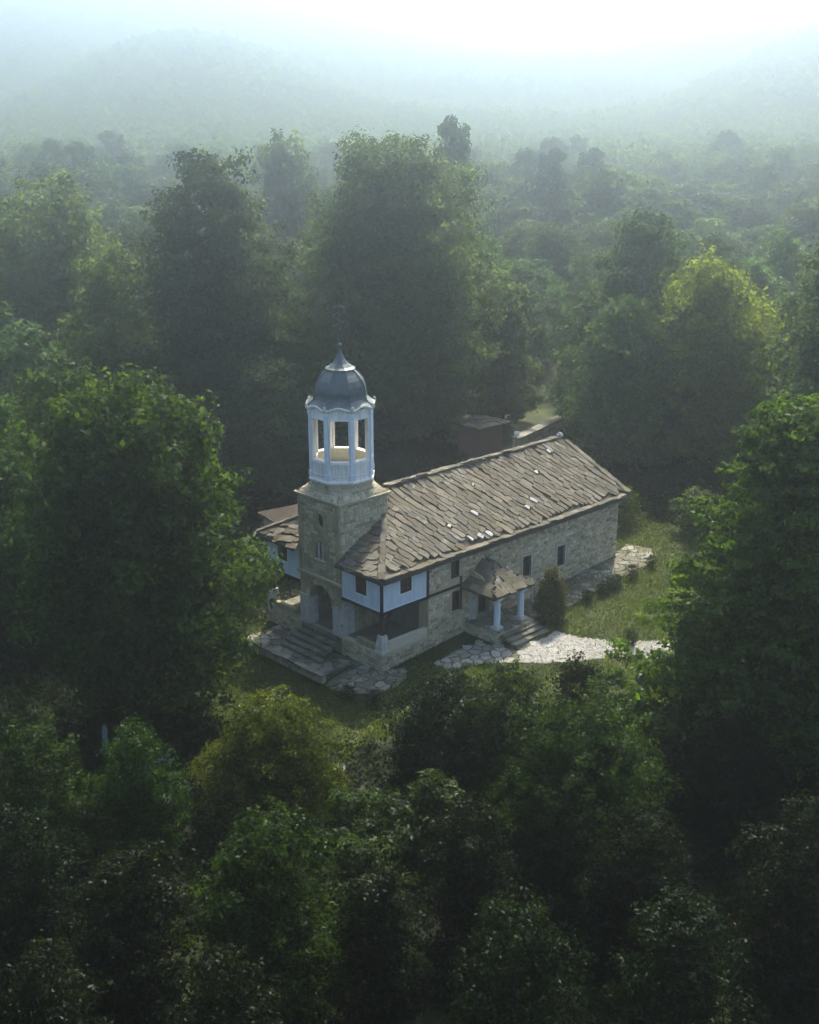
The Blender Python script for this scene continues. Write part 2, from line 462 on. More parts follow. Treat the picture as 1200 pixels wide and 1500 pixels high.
# haze: one even box of pale air round camera and scene
hb = MB().box(-3300, 3340, -3300, 3340, -12, 143)
hz = build(hb, 'haze', None)
hm = bpy.data.materials.new('morning_haze'); hm.use_nodes = True
hn = hm.node_tree.nodes; hn.remove(hn['Principled BSDF'])
pv = hn.new('ShaderNodeVolumePrincipled')
pv.inputs['Color'].default_value = (0.86, 0.945, 1.0, 1)
pv.inputs['Density'].default_value = 0.0025
pv.inputs['Anisotropy'].default_value = 0.93
hm.node_tree.links.new(pv.outputs[0], hn['Material Output'].inputs['Volume'])
hz.data.materials.append(hm)
tag(hz, 'pale morning haze filling the valley', kind='stuff')

# ================================================================== THE CHURCH
church = thing('stone_church', (0, 0, 0), 'old stone church with slab roof, white bell tower and pale blue jettied corners', 'church')
L_, W_ = 20.15, 9.75
def part(mb, name, m, parent=church, smooth=False, kind=None, label=None):
    o = build(mb, name, m, parent, smooth)
    if kind: o['kind'] = kind
    if label: o['label'] = label
    return o

# --- long south wall
wins = [(11.15, 11.88, 2.28, 3.58), (14.28, 15.0, 2.13, 3.43), (5.18, 5.80, 3.88, 4.98), (5.28, 5.82, 1.95, 3.08)]
doorr = (7.35, 8.3, 1.06, 2.85)
P = PY(0.0)
mb = plate(MB(), P, [(3.4, -.3), (L_, .6), (L_, 5.45), (3.4, 5.45)], [rect(*r) for r in wins + [doorr]], -.7, 0)
sw = part(mb, 'wall', M['mortar'], label='long rubble stone side wall with small windows')
st = stones(P, 3.46, L_, 0.0, 5.35, [(a-.12, b+.12, c-.12, d+.12) for a, b, c, d in wins + [doorr]] + [(3.4, 5.9, 3.27, 3.45)], inside=lambda u, v: v > g(u, 0) - .1)
part(st, 'wall_stones', M['stone'], sw, kind='stuff')
# east, north and inner west walls
mb = plate(MB(), PXn(L_), [(.7, .6), (W_-.7, .6), (W_-.7, 5.4), (W_/2, 7.75), (.7, 5.4)], [], -.7, 0)
ew = part(mb, 'wall', M['mortar'], label='end wall of rubble stone under the roof')
part(stones(PXn(L_), .0, W_, .9, 5.3, []), 'wall_stones', M['stone'], ew, kind='stuff')
mb = MB().box(3.4, L_, W_-.7, W_, -.3, 5.45)
nw = part(mb, 'wall', M['mortar'], label='rear long wall of the nave')
part(stones(PYn(W_), 3.4, L_, .1, 5.35, [], hgt=(.3, .4), wid=(.4, .8)), 'wall_stones', M['stone'], nw, kind='stuff')
mb = MB().box(3.4, 3.95, .7, W_-.7, -.2, 5.45)
part(mb, 'wall', M['inner'], label='plastered inner wall at the back of the open porch')
part(MB().box(3.42, 5.9, -.07, -.002, 3.30, 3.42), 'timber_beam', M['wood'])
part(MB().box(5.86, 5.98, -.075, -.003, 1.9, 3.88), 'timber_beam', M['shutter'])

def window(P, r, name='window', pane=M['glass'], fr=M['wood'], depth=.22, surround=True, bars=True):
    a, b, c, d = r
    f = MB(); plate(f, P, rect(a+.002, b-.002, c+.002, d-.002), [rect(a+.07, b-.07, c+.07, d-.07)], -depth, -depth+.10 if surround else .02)
    o = part(f, name, fr)
    part(MB().add([P(a+.06, c+.06, -depth+.03), P(b-.06, c+.06, -depth+.03), P(b-.06, d-.06, -depth+.03), P(a+.06, d-.06, -depth+.03),
                   P(a+.06, c+.06, -depth), P(b-.06, c+.06, -depth), P(b-.06, d-.06, -depth), P(a+.06, d-.06, -depth)],
                  [(0,1,2,3),(4,7,6,5),(0,4,5,1),(1,5,6,2),(2,6,7,3),(3,7,4,0)]), 'pane', pane, o)
    if bars:
        bm_ = MB(); cx = (a+b)/2
        plate(bm_, P, rect(cx-.02, cx+.02, c+.07, d-.07), [], -depth+.031, -depth+.07)
        for t in (1/3, 2/3):
            vv = c + (d-c)*t
            plate(bm_, P, rect(a+.07, cx-.021, vv-.015, vv+.015), [], -depth+.031, -depth+.065)
            plate(bm_, P, rect(cx+.021, b-.07, vv-.015, vv+.015), [], -depth+.031, -depth+.065)
        part(bm_, 'glazing_bar', fr, o)
    if surround:
        s_ = plate(MB(), P, rect(a-.11, b+.11, c-.10, d+.11), [rect(a, b, c, d)], -.05, .035)
        part(s_, 'surround', M['oldwhite'], o)
    return o
for i, r in enumerate(wins):
    window(P, r, surround=i < 2, pane=M['glass'] if i < 2 else M['shutter'], bars=i < 2)
# side door
dr = plate(MB(), P, rect(doorr[0], doorr[1], doorr[2], doorr[3]), [], -.35, -.27)
do = part(dr, 'door', M['door'])
for k in range(4):
    u = doorr[0]+.02 + k*.23
    part(plate(MB(), P, rect(u, u+.215, doorr[2]+.02, doorr[3]-.02), [], -.268, -.24), 'plank', M['door'], do)
part(plate(MB(), P, rect(doorr[0]-.13, doorr[1]+.13, doorr[2], doorr[3]+.13), [rect(doorr[0], doorr[1], doorr[2]+.01, doorr[3])], -.05, .05), 'door_surround', M['oldwhite'])
part(MB().box(6.62, 7.02, -.22, -.004, .5, 2.95), 'pilaster', M['oldwhite'])

# --- porch platform and plinth under the jetties
PL = 1.0
part(MB().box(.35, 3.395, .35, W_-.35, -.2, PL), 'porch_floor', M['flag'])
mb = MB().box(.0, 3.395, .0, .345, -.6, PL+.02)
pl = part(mb, 'plinth', M['tstone'], label='stone plinth under the open corner porch')
part(stones(PY(0), .03, 3.38, -.3, PL-.1, [], hgt=(.14, .24)), 'plinth_stones', M['tstone'], pl, kind='stuff')
mb = MB().box(.0, .345, .346, 3.18, -.6, PL+.02)
pl = part(mb, 'plinth', M['tstone'])
part(stones(PX(0), .03, 3.15, -.35, PL-.1, [], hgt=(.14, .24)), 'plinth_stones', M['tstone'], pl, kind='stuff')
mb = MB().box(.0, .345, 6.68, W_, -.9, PL+.02)
pl = part(mb, 'plinth', M['tstone'])
part(stones(PX(0), 6.7, W_, -.5, PL-.1, [], hgt=(.14, .24)), 'plinth_stones', M['tstone'], pl, kind='stuff')
part(MB().box(.55, 3.39, .03, .30, PL+.022, 1.52), 'parapet', M['cream'], label='low ochre plastered parapet beneath the side jetty')
part(MB().box(.04, .30, .55, 2.1, PL+.022, 1.35), 'parapet', M['tplaster'])
part(MB().box(.04, .30, 7.3, 9.1, PL+.022, 1.35), 'parapet', M['tplaster'])
for cy in (.27, W_-.27):
    b0 = [(.27+sx*.31, cy+sy*.31, PL+.03) for sx, sy in ((-1,-1),(1,-1),(1,1),(-1,1))]
    b1 = [(.27+sx*.27, cy+sy*.27, PL+.16) for sx, sy in ((-1,-1),(1,-1),(1,1),(-1,1))]
    b2 = [(.27+sx*.19, cy+sy*.19, 1.98) for sx, sy in ((-1,-1),(1,-1),(1,1),(-1,1))]
    part(MB().rings([b0, b1, b2]), 'post_base', M['oldwhite'], label='tapering whitewashed stone base of the corner post')
    part(MB().box(.17, .37, cy-.10, cy+.10, 1.982, 3.16), 'corner_post', M['shutter'])
    bs = MB()
    bs.hexa([(.19,cy-.05,2.5),(.35,cy-.05,2.5),(.35,cy+.05,2.5),(.19,cy+.05,2.5)][::1], [(.9,cy-.05,3.15),(1.1,cy-.05,3.15),(1.1,cy+.05,3.15),(.9,cy+.05,3.15)])
    part(bs, 'brace', M['shutter'])

# --- jettied upper rooms (white-blue plaster boxes)
def jetty(y0, y1, side):
    ang = []
    # floor
    part(MB().box(.06, 3.39, y0+.06, y1-.06, 3.17, 3.27), 'jetty_floor', M['shutter'])
    # front face at x=0
    if side == 's':
        fw = (1.22, 2.06, 3.98, 5.2); ya, yb = y0+.14, y1-.04
    else:
        fw = (7.84, 8.68, 4.10, 5.28); ya, yb = y0+.04, y1-.14
    a = plate(MB(), PX(.05), rect(ya, yb, 3.36, 5.34), [rect(*fw)], -.14, 0)
    part(a, 'plaster_panel', M['blue'])
    t = plate(MB(), PX(.05), rect(ya+.005, yb-.005, 3.365, 5.335), [rect(ya+.085, yb-.085, 3.44, 5.28)], .001, .012)
    part(t, 'panel_border', M['trim'])
    plate_r = plate(MB(), PX(.05), rect(fw[0]-.07, fw[1]+.07, fw[2]-.09, 5.27), [rect(fw[0], fw[1], fw[2], 5.265)], .001, .013)
    part(plate_r, 'panel_border', M['trim'])
    window(PX(.05), fw, pane=M['shutter'], fr=M['wood'], depth=.10, surround=False)
    if side == 's':
        sw_ = (1.38, 2.20, 4.06, 5.24)
        a = plate(MB(), PY(.05), rect(.14, 3.32, 3.36, 5.34), [rect(*sw_)], -.14, 0)
        part(a, 'plaster_panel', M['blue'])
        part(plate(MB(), PY(.05), rect(.145, 3.315, 3.365, 5.335), [rect(.22, 3.24, 3.44, 5.28)], .001, .012), 'panel_border', M['trim'])
        part(plate(MB(), PY(.05), rect(sw_[0]-.07, sw_[1]+.07, sw_[2]-.09, 5.27), [rect(sw_[0], sw_[1], sw_[2], 5.265)], .001, .013), 'panel_border', M['trim'])
        window(PY(.05), sw_, pane=M['shutter'], fr=M['wood'], depth=.10, surround=False)
        part(MB().box(.0, .135, .0, .135, 3.22, 5.42), 'corner_timber', M['woodblue'])
        part(MB().box(3.325, 3.46, -.03, .19, 3.22, 5.36), 'corner_timber', M['woodblue'])
        part(MB().box(.137, 3.323, -.02, .19, 3.22, 3.355), 'sill_beam', M['woodblue'])
        part(MB().box(-.02, .19, .137, y1-.02, 3.22, 3.355), 'sill_beam', M['woodblue'])
        part(MB().box(.137, 3.323, -.01, .19, 5.345, 5.44), 'wall_plate', M['woodblue'])
        part(MB().box(-.01, .19, .137, y1-.02, 5.345, 5.44), 'wall_plate', M['woodblue'])
    else:
        part(MB().box(.0, .135, y1-.135, y1, 3.22, 5.42), 'corner_timber', M['woodblue'])
        part(MB().box(-.02, .19, y0+.02, y1-.137, 3.22, 3.355), 'sill_beam', M['woodblue'])
        part(MB().box(-.01, .19, y0+.02, y1-.137, 5.345, 5.44), 'wall_plate', M['woodblue'])
        part(MB().box(.14, 3.4, y1-.19, y1-.03, 3.36, 5.4), 'plaster_panel', M['blue'])
jetty(0, 3.2, 's')
jetty(6.65, W_, 'n')

# --- tower body
TY0, TY1, TX = 3.2, 6.66, 3.42
tw = MB()
oc = [(4.84 + .29*math.cos(t*PI/8), 7.28 + .40*math.sin(t*PI/8)) for t in range(16)]
ach = arch(4.9, .98, .9, 2.58)
ni = arch(4.9, .36, 5.05, 5.75, 8)
plate(tw, PX(0), rect(TY0, TY1, -.9, 8.42), [[(a, max(b, .9)) for a, b in ach], ni, oc], -.6, 0)
twf = part(tw, 'tower_wall', M['tplaster'], label='ochre plastered front wall of the tower with arch')
tv = MB().box(.601, TX, TY0, TY0+.5, -.3, 8.42)
tws = part(tv, 'tower_wall', M['tplaster'])
part(stones(PY(TY0), .03, TX, 5.3, 8.36, [], hgt=(.13, .22), wid=(.18, .44), out=(.015, .05)), 'wall_stones', M['tstone'], tws, kind='stuff')
tws = part(MB().box(.601, TX, TY1-.5, TY1, -.3, 8.42), 'tower_wall', M['tplaster'])
part(stones(PYn(TY1), .03, TX, 5.3, 8.36, [], hgt=(.13, .22), wid=(.18, .44), out=(.015, .05)), 'wall_stones', M['tstone'], tws, kind='stuff')
tws = part(MB().box(TX-.5, TX, TY0+.501, TY1-.501, 3.5, 8.42), 'tower_wall', M['tplaster'])
part(stones(PXn(TX), TY0, TY1, 7.0, 8.36, [], hgt=(.13, .22), wid=(.18, .44), out=(.015, .05)), 'wall_stones', M['tstone'], tws, kind='stuff')
part(stones(PX(0), TY0+.38, TY1-.38, 4.15, 8.3, [(4.4, 5.3, 6.7, 7.8), (4.35, 5.45, 4.9, 6.25)], hgt=(.13, .22), out=(.010, .03), inside=lambda u, v: math.sin(u*3.1+v*2.3)+math.sin(v*5.1-u*2.2) > -.7), 'wall_stones', M['tstone'], twf, kind='stuff')
# niche back, oculus back with spokes
part(plate(MB(), PX(.0), arch(4.9, .40, 5.0, 5.75, 8), [], -.62, -.601), 'niche_back', M['oldwhite'])
for yy in (4.72, 5.06):
    part(MB().box(.02, .10, yy-.055, yy+.055, 5.05, 5.98), 'niche_pilaster', M['oldwhite'])
part(MB().box(-.06, .1, 4.44, 5.36, 4.95, 5.045), 'niche_sill', M['oldwhite'])
w_o = part(plate(MB(), PX(0), [(4.84+(a-4.84)*.99, 7.28+(b-7.28)*.99) for a, b in oc], [], -.22, -.16), 'round_window', M['glass'])
for t in range(4):
    a_ = t*PI/4
    mbs = MB().tube([(.13, 4.84+.29*math.cos(a_), 7.28+.42*math.sin(a_)), (.13, 4.84-.29*math.cos(a_), 7.28-.42*math.sin(a_))], [.02, .02], 4)
    part(mbs, 'glazing_bar', M['wood'], w_o)
part(plate(MB(), PX(0), [(4.84+(a-4.84)*1.32, 7.28+(b-7.28)*1.25) for a, b in oc], [oc], .001, .03), 'oculus_ring', M['tplaster'])
# pilasters, string courses
for y_ in (TY0+.02, TY1-.36):
    part(MB().box(-.07, -.002, y_, y_+.32, 4.12, 8.3), 'tower_pilaster', M['tplaster'])
mc = MB()
for k, (o_, z0, z1) in enumerate(((.12, 3.90, 4.0), (.19, 4.0, 4.1))):
    mc.box(-o_, -.001, TY0-.03-k*.03, TY1+.03+k*.03, z0, z1-.002)
part(mc, 'string_course', M['tstone'])
cz = 8.42
for k, (o_, z0, z1) in enumerate(((.08, 8.42, 8.50), (.17, 8.502, 8.58))):
    part(MB().box(-o_, TX+o_, TY0-o_, TY1+o_, z0, z1), 'tower_cornice', M['tstone'])
# arch voussoirs, plastered piers
n_v = 15
for k in range(n_v):
    t0, t1 = PI*k/n_v+.012, PI*(k+1)/n_v-.012
    r0, r1 = .985, 1.26
    a = [(4.9+r0*math.cos(t0), 2.58+r0*math.sin(t0)), (4.9+r1*math.cos(t0), 2.58+r1*math.sin(t0)), (4.9+r1*math.cos(t1), 2.58+r1*math.sin(t1)), (4.9+r0*math.cos(t1), 2.58+r0*math.sin(t1))]
    part(plate(MB(), PX(0), a, [], .001, .06+random.uniform(-.01, .01)), 'arch_stone', M['tstone'])
part(MB().box(-.055, -.002, 5.9, TY1+.02, .95, 2.55), 'pier_facing', M['oldwhite'], label='flaking white plaster facing on the arch pier')
part(MB().box(-.055, -.002, TY0-.02, 3.9, .95, 2.55), 'pier_facing', M['oldwhite'], label='flaking white plaster facing on the arch pier')
part(MB().box(-.002, .9, TY0-.04, TY0-.002, 1.03, 2.95), 'pier_facing', M['oldwhite'])
part(MB().box(.003, .6, 5.862, 5.878, .95, 2.55), 'pier_facing', M['oldwhite'])
part(MB().box(-.09, .6, 5.88, TY1+.05, 2.555, 2.66), 'pier_capital', M['oldwhite'])
part(MB().box(-.09, .6, TY0-.05, 3.92, 2.555, 2.66), 'pier_capital', M['oldwhite'])
dw = part(MB().box(3.30, 3.395, 4.2, 5.6, 1.02, 3.1), 'door', M['door'], label='dark wooden main door behind the tower arch')
for k in range(5):
    part(MB().box(3.27, 3.298, 4.23+k*.27, 4.23+k*.27+.255, 1.05, 3.07), 'plank', M['door'], dw)

# --- flare from square to octagon
TC = (1.70, 4.93)
def octo(r, z, n=8, ph=PI/8): return [(TC[0]+r*math.cos(ph+2*PI*k/n), TC[1]+r*math.sin(ph+2*PI*k/n), z) for k in range(n)]
def sqo(t, z, rs=1.80, ro=1.80):
    """16 points morphing square -> octagon"""
    out = []
    for k in range(32):
        a = 2*PI*k/32 + PI/32
        ca, sa = math.cos(a), math.sin(a)
        rsq = rs/max(abs(ca), abs(sa))
        m_ = (a - PI/8) % (PI/4) - PI/8
        roc = ro*math.cos(PI/8)/math.cos(m_)
        r = rsq*(1-t)+roc*t
        out.append((TC[0]+r*ca, TC[1]+r*sa, z))
    return out
fl = MB(); rr = []
for i in range(9):
    s_ = i/8
    rr.append(sqo(sst(min(1, s_*1.15)), 8.585+.86*s_, rs=1.80-.16*math.sin(PI*min(1, s_*1.0)), ro=1.74))
fl.rings(rr)
flo = part(fl, 'tower_flare', M['tstone'], label='curved stone shoulder between square tower and octagonal belfry')
# rubble on the flare
fs = MB()
for i in range(6):
    s0, s1 = i/6+.01, (i+1)/6-.012
    def ringpt(a, s_):
        t = float(sst(min(1, s_*1.15))); ca, sa = math.cos(a), math.sin(a)
        rs = 1.80-.16*math.sin(PI*min(1, s_)); rsq = rs/max(abs(ca), abs(sa)); m_ = (a - PI/8) % (PI/4) - PI/8
        r = rsq*(1-t)+1.74*math.cos(PI/8)/math.cos(m_)*t
        return r, (8.585+.86*s_)
    a = random.uniform(0, .1)
    while a < 2*PI:
        b = a + random.uniform(.09, .22)
        o_ = random.uniform(.01, .035)
        if random.random() < .85:
            q = []
            for (aa, ss, oo) in ((a+.01, s0, -.01), (b-.01, s0, -.01), (b-.01, s1, -.01), (a+.01, s1, -.01), (a+.025, s0+.02, o_), (b-.025, s0+.02, o_), (b-.025, s1-.02, o_), (a+.025, s1-.02, o_)):
                r, z = ringpt(aa, ss); q.append((TC[0]+(r+oo)*math.cos(aa), TC[1]+(r+oo)*math.sin(aa), z))
            fs.add(q, [(4,5,6,7),(0,1,5,4),(1,2,6,5),(2,3,7,6),(3,0,4,7)])
        a = b
part(fs, 'flare_stones', M['tstone'], flo, kind='stuff')

# --- belfry
R8 = 1.74; AP = R8*math.cos(PI/8); HS = R8*math.sin(PI/8)
bz0, bz1 = 9.45, 13.45
part(MB().rings([octo(R8+.12, bz0), octo(R8+.13, bz0+.08), octo(R8+.05, bz0+.16), octo(R8+.03, bz0+.24)]), 'belfry_base_moulding', M['white'])
for k in range(8):
    a = k*PI/4
    ex, ey = math.cos(a), math.sin(a)
    Pk = lambda u, v, w_, ex=ex, ey=ey: (TC[0]+ex*(AP+w_)-ey*u, TC[1]+ey*(AP+w_)+ex*u, v)
    hw = HS*.985
    wo = (-.49, .49, 10.62, 12.86)
    b = plate(MB(), Pk, [(-hw, bz0+.2), (hw, bz0+.2), (hw, bz1-.02), (hw*.5, bz1+.12), (0, bz1+.17), (-hw*.5, bz1+.12), (-hw, bz1-.02)], [rect(*wo)], -.26, 0)
    wl = part(b, 'belfry_wall', M['white'])
    part(plate(MB(), Pk, rect(-.545, .545, 10.56, 12.93), [rect(*wo)], .001, .03), 'opening_trim', M['white'], wl)
    part(plate(MB(), Pk, rect(-.46, .46, 9.80, 10.36), [rect(-.39, .39, 9.86, 10.30)], .001, .035), 'sunk_panel', M['white'], wl)
    part(plate(MB(), Pk, rect(-.53, .53, 10.46, 10.555), [], .001, .07), 'sill', M['white'], wl)
    part(plate(MB(), Pk, rect(-.55, .55, 9.8, 10.618), [], -.30, -.262), 'inner_lining', M['cream'], wl)
    # corner pilaster
    av = a + PI/8
    vx, vy = TC[0]+R8*math.cos(av), TC[1]+R8*math.sin(av)
    dx, dy = math.cos(av), math.sin(av)
    def q(z, hw_=.10, o_=.055):
        return [(vx - dy*hw_*s1 + dx*(o_ if s2 else -.09), vy + dx*hw_*s1 + dy*(o_ if s2 else -.09), z) for s1, s2 in ((-1,0),(1,0),(1,1),(-1,1))]
    part(MB().rings([q(bz0+.24, .15, .08), q(bz0+.50, .15, .08), q(bz0+.56), q(13.0), q(13.06, .14, .09), q(13.2, .14, .09), q(13.26), q(13.42)]), 'corner_pilaster', M['postblue'])
    # corner bracket ornament on the cornice
    part(MB().rings([[(vx+dx*(.1+r*math.cos(t)), vy+dy*(.1+r*math.cos(t)), 13.42+zz+0*t) if False else
                      (vx+dx*.16-dy*r*math.cos(t)+dx*r*math.sin(t)*.7, vy+dy*.16+dx*r*math.cos(t)+dy*r*math.sin(t)*.7, zz) for t in [2*PI*i/8 for i in range(8)]]
                     for r, zz in ((.07, 13.34), (.11, 13.42), (.12, 13.50), (.09, 13.57), (.11, 13.60), (.05, 13.67))]), 'cornice_knob', M['oldwhite'])
part(MB().rings([octo(R8-.26, 9.86), octo(R8-.26, 9.92)]), 'belfry_floor', M['cream'])
# scalloped cornice
def scal(r, z, amp, n=64):
    out = []
    for i in range(n):
        a = 2*PI*i/n; m_ = (a + PI/8) % (PI/4) - PI/8
        ro = r*math.cos(PI/8)/math.cos(m_)
        out.append((TC[0]+ro*math.cos(a), TC[1]+ro*math.sin(a), z+amp*math.cos(m_*8)))
    return out
part(MB().rings([scal(R8-.1, 13.34, .09), scal(R8+.10, 13.36, .09), scal(R8+.17, 13.43, .09), scal(R8+.22, 13.49, .09), scal(R8+.2, 13.54, .09), scal(R8-.2, 13.62, .05)]), 'belfry_cornice', M['white'])
# dome
prof = [(13.50, 1.93, .09), (13.56, 1.90, .09), (13.66, 1.72, .06), (13.80, 1.52, .03), (13.98, 1.46, .01), (14.25, 1.44, 0), (14.5, 1.38, 0), (14.78, 1.25, 0), (15.02, 1.05, 0), (15.22, .83, 0), (15.33, .70, 0)]
dm = part(MB().rings([scal(r, z, a_) for z, r, a_ in prof]), 'dome', M['metal'], label='eight-sided grey metal bell dome')
for k in range(8):
    a = PI/8+k*PI/4
    pts = [(TC[0]+(r+.01)*math.cos(a), TC[1]+(r+.01)*math.sin(a), z - a_ + .012) for z, r, a_ in prof]
    part(MB().tube(pts, [.03]*len(pts), 5), 'seam_rib', M['metal'], dm)
part(MB().rings([octo(.80, 15.30), octo(.84, 15.36), octo(.66, 15.44), octo(.42, 15.62), octo(.24, 15.86), octo(.12, 16.14), octo(.06, 16.45)]), 'spire_cap', M['metal'])
# cross with scrollwork
cr_ = MB().tube([(TC[0], TC[1], 16.4), (TC[0], TC[1], 18.9)], [.035, .02], 6)
cr = part(cr_, 'cross', M['iron'], label='tall wrought iron cross with open scrollwork')
dd = Vector((1, -1, 0)).normalized()
T3 = Vector((TC[0], TC[1], 0))
def bar(p, q, r=.026): return MB().tube([T3+dd*p[0]+Vector((0,0,p[1])), T3+dd*q[0]+Vector((0,0,q[1]))], [r, r], 5)
part(bar((-.52, 18.2), (.52, 18.2), .035), 'cross_arm', M['iron'], cr)
part(bar((-.28, 18.55), (.28, 18.55), .03), 'cross_arm', M['iron'], cr)
part(bar((-.3, 17.55), (.3, 17.8), .03), 'cross_arm', M['iron'], cr)
for s in (-1, 1):
    part(bar((0, 17.75), (s*.38, 18.15)), 'scroll', M['iron'], cr)
    part(bar((s*.38, 18.22), (0, 18.75)), 'scroll', M['iron'], cr)
    for (z0, rr_) in ((17.15, .22), (16.8, .15)):
        pts = [T3+dd*(s*rr_*(1-math.cos(t))*.9)+Vector((0, 0, z0+rr_*math.sin(t)*1.3)) for t in [2*PI*i/12 for i in range(13)]]
        part(MB().tube(pts, [.02]*13, 4), 'scroll', M['iron'], cr)
ball = MB().rings([[(TC[0]+r*math.cos(t), TC[1]+r*math.sin(t), z) for t in [2*PI*i/10 for i in range(10)]] for r, z in ((.04,16.36),(.12,16.42),(.16,16.52),(.12,16.62),(.04,16.68))])
part(ball, 'finial_ball', M['metal'], smooth=True)

# --- roof
E0, SL = -.45, .527
RZ0 = 5.30
XE = 20.85; YR = W_/2; RIDGE_H = RZ0+SL*(YR-E0)
zs = lambda x, y: RZ0+SL*(y-E0)
zw = lambda x, y: RZ0+SL*(x-E0)
zn = lambda x, y: RZ0+SL*(W_-E0-y)
ln = YR
RE = 20.25
th = .13
def deck(pts3):
    return [Vector(p) for p in pts3]
rf = MB()
def slabf(pts):
    top = [Vector(p) for p in pts]; bot = [p - Vector((0, 0, th)) for p in top]
    rf.hexa([tuple(p) for p in bot], [tuple(p) for p in top])
slabf([(E0, E0, RZ0), (XE, E0, RZ0), (RE, YR, RIDGE_H), (YR, YR, RIDGE_H)])
slabf([(XE, W_-E0, RZ0), (E0, W_-E0, RZ0), (YR, YR, RIDGE_H), (RE, YR, RIDGE_H)])
slabf([(XE, E0, RZ0), (XE, W_-E0, RZ0), (RE, YR, RIDGE_H)])
slabf([(E0, E0, RZ0), (TY0-.0, TY0, zw(TY0, 0)), (E0, TY0, RZ0)])
slabf([(E0, W_-E0, RZ0), (E0, TY1, RZ0), (W_-TY1, TY1, zw(W_-TY1, 0))])
slabf([(TX, TX, zw(TX, 0)), (YR, YR, RIDGE_H), (TX, W_-TX, zw(TX, 0))])
roof = part(rf, 'roof', M['roofdeck'], label='hipped roof of heavy irregular stone slabs')

slab_meshes = []
for k in range(14):
    r = random.Random(100+k)
    pts = []
    for (x, y) in ((-.5,-.5),(0,-.54),(.5,-.5),(.53,0),(.5,.5),(-.02,.5),(-.5,.5),(-.53,.05)):
        pts.append((x+r.uniform(-.11,.11), y+r.uniform(-.12,.12)))
    m1 = MB()
    c = lambda s, z: [(x*s, y*s, z+r.uniform(-.006,.006)) for x, y in pts]
    m1.rings([c(1, -.03), c(1.0, .022), c(.93, .034)])
    me = m1.mesh('roof_slab', M['roof']); fixn(me); slab_meshes.append(me)
slab_list = []
def lay(origin, e1, dn, nrm, inside, Ldir, Wd, Ls, u_rng, v_rng):
    """courses run along Ldir (in e1/dn coordinates), stepping down across them"""
    o = Vector(origin); e1 = Vector(e1); dn = Vector(dn); nrm = Vector(nrm)
    lx, ly = Ldir; D = (e1*lx+dn*ly).normalized(); p_ = (e1*(-ly)+dn*lx).normalized()
    if p_.dot(dn) < 0: p_ = -p_
    ext = max(u_rng, v_rng)*1.3
    k = -int(ext/Wd)
    while k*Wd < ext:
        wd = Wd
        s_ = -ext + random.uniform(0, Ls)
        while s_ < ext:
            ll = Ls*random.uniform(.5, 1.45)
            c = o + D*(s_+ll/2) + p_*(k*Wd+random.uniform(-.10, .10)+.10*math.sin(s_*.8+k))
            s_ += ll
            if inside(c):
                x_ = (D*1.0 + p_*random.uniform(-.17, .17)).normalized()
                tiltn = (nrm*1.0 - p_*(-.10) * -1 + D*random.uniform(-.02, .05)).normalized()
                y_ = tiltn.cross(x_).normalized(); x_ = y_.cross(tiltn).normalized()
                m3 = Matrix((x_*(ll*1.05), y_*(wd*random.uniform(1.15, 1.32)), tiltn*random.uniform(.8, 1.8))).transposed().to_4x4()
                m3.translation = c + nrm*(.065+random.uniform(-.008, .02))
                slab_list.append(m3)
        k += 1
sn = Vector((0, -SL, 1)).normalized(); sd = Vector((0, -1, -SL)).normalized()
def in_s(c):
    x, y = c.x, c.y
    if y < E0+.42 or y > YR-.12: return False
    if x > XE-.2-(XE-RE)*(y-E0)/(YR-E0) or x < y+.10: return False
    if x < TX+.15 and y > TY0-.1: return False
    return True
lay((10, E0, RZ0), (1, 0, 0), sd, sn, in_s, (.38, .925), .39, .56, 14, 12)
wn_ = Vector((-SL, 0, 1)).normalized(); wd_ = Vector((-1, 0, -SL)).normalized()
def in_w(c):
    x, y = c.x, c.y
    if x < E0+.10: return False
    if x > y-.12 or x > W_-y-.12: return False
    if TY0-.12 < y < TY1+.12 and x < TX+.2: return False
    return True
lay((0, YR, zw(0, 0)), (0, 1, 0), wd_, wn_, in_w, (1, .12), .40, .6, 7, 7)
slab_list.sort(key=lambda m_: (m_.translation-CAM).length)
whites = [Vector(p) for p in ((6.17,1.48,6.34),(10.33,3.42,7.37),(12.28,1.1,6.14),(13.41,1.16,6.17),(8.44,.32,5.73),(6.69,.1,5.61),(7.38,-.21,5.45),(8.5,1.77,6.5),(15.6,2.9,7.1),(18.3,4.0,7.6))]
wset = {}
for p in whites:
    wset[min(range(len(slab_list)), key=lambda i: (slab_list[i].translation-p).length)] = 1
slab_white = []
for me in slab_meshes[:4]:
    m2 = me.copy(); m2.materials.clear(); m2.materials.append(M['whitestone']); slab_white.append(m2)
rest = []
def bake_slabs(lst):
    mb = MB()
    for m_ in lst:
        me = random.choice(slab_meshes)
        mb.add([m_ @ v.co for v in me.vertices], [tuple(p.vertices) for p in me.polygons])
    return mb
for i, m_ in enumerate(slab_list):
    if i < 296 or i in wset:
        if i in wset:
            m_ = m_ @ Matrix.Diagonal((random.uniform(.35,.75), random.uniform(.45,.8), 1.1, 1)); m_.translation += Vector((0, 0, .035))
            o = link('roof_slab', random.choice(slab_white), roof); o['label'] = 'roof slab bleached white'
        else:
            o = link('roof_slab', random.choice(slab_meshes), roof)
        o.matrix_local = m_
    else: rest.append(m_)
nsouth = slab_list; slab_list = []
nn = Vector((0, SL, 1)).normalized(); nd = Vector((0, 1, -SL)).normalized()
def in_n(c):
    return YR+.1 < c.y < W_-E0-.1 and c.x < XE-.2-(XE-RE)*(W_-E0-c.y)/(YR-E0) and c.x > (W_-c.y)+.1 and not (c.x < TX+.15 and c.y < TY1+.1)
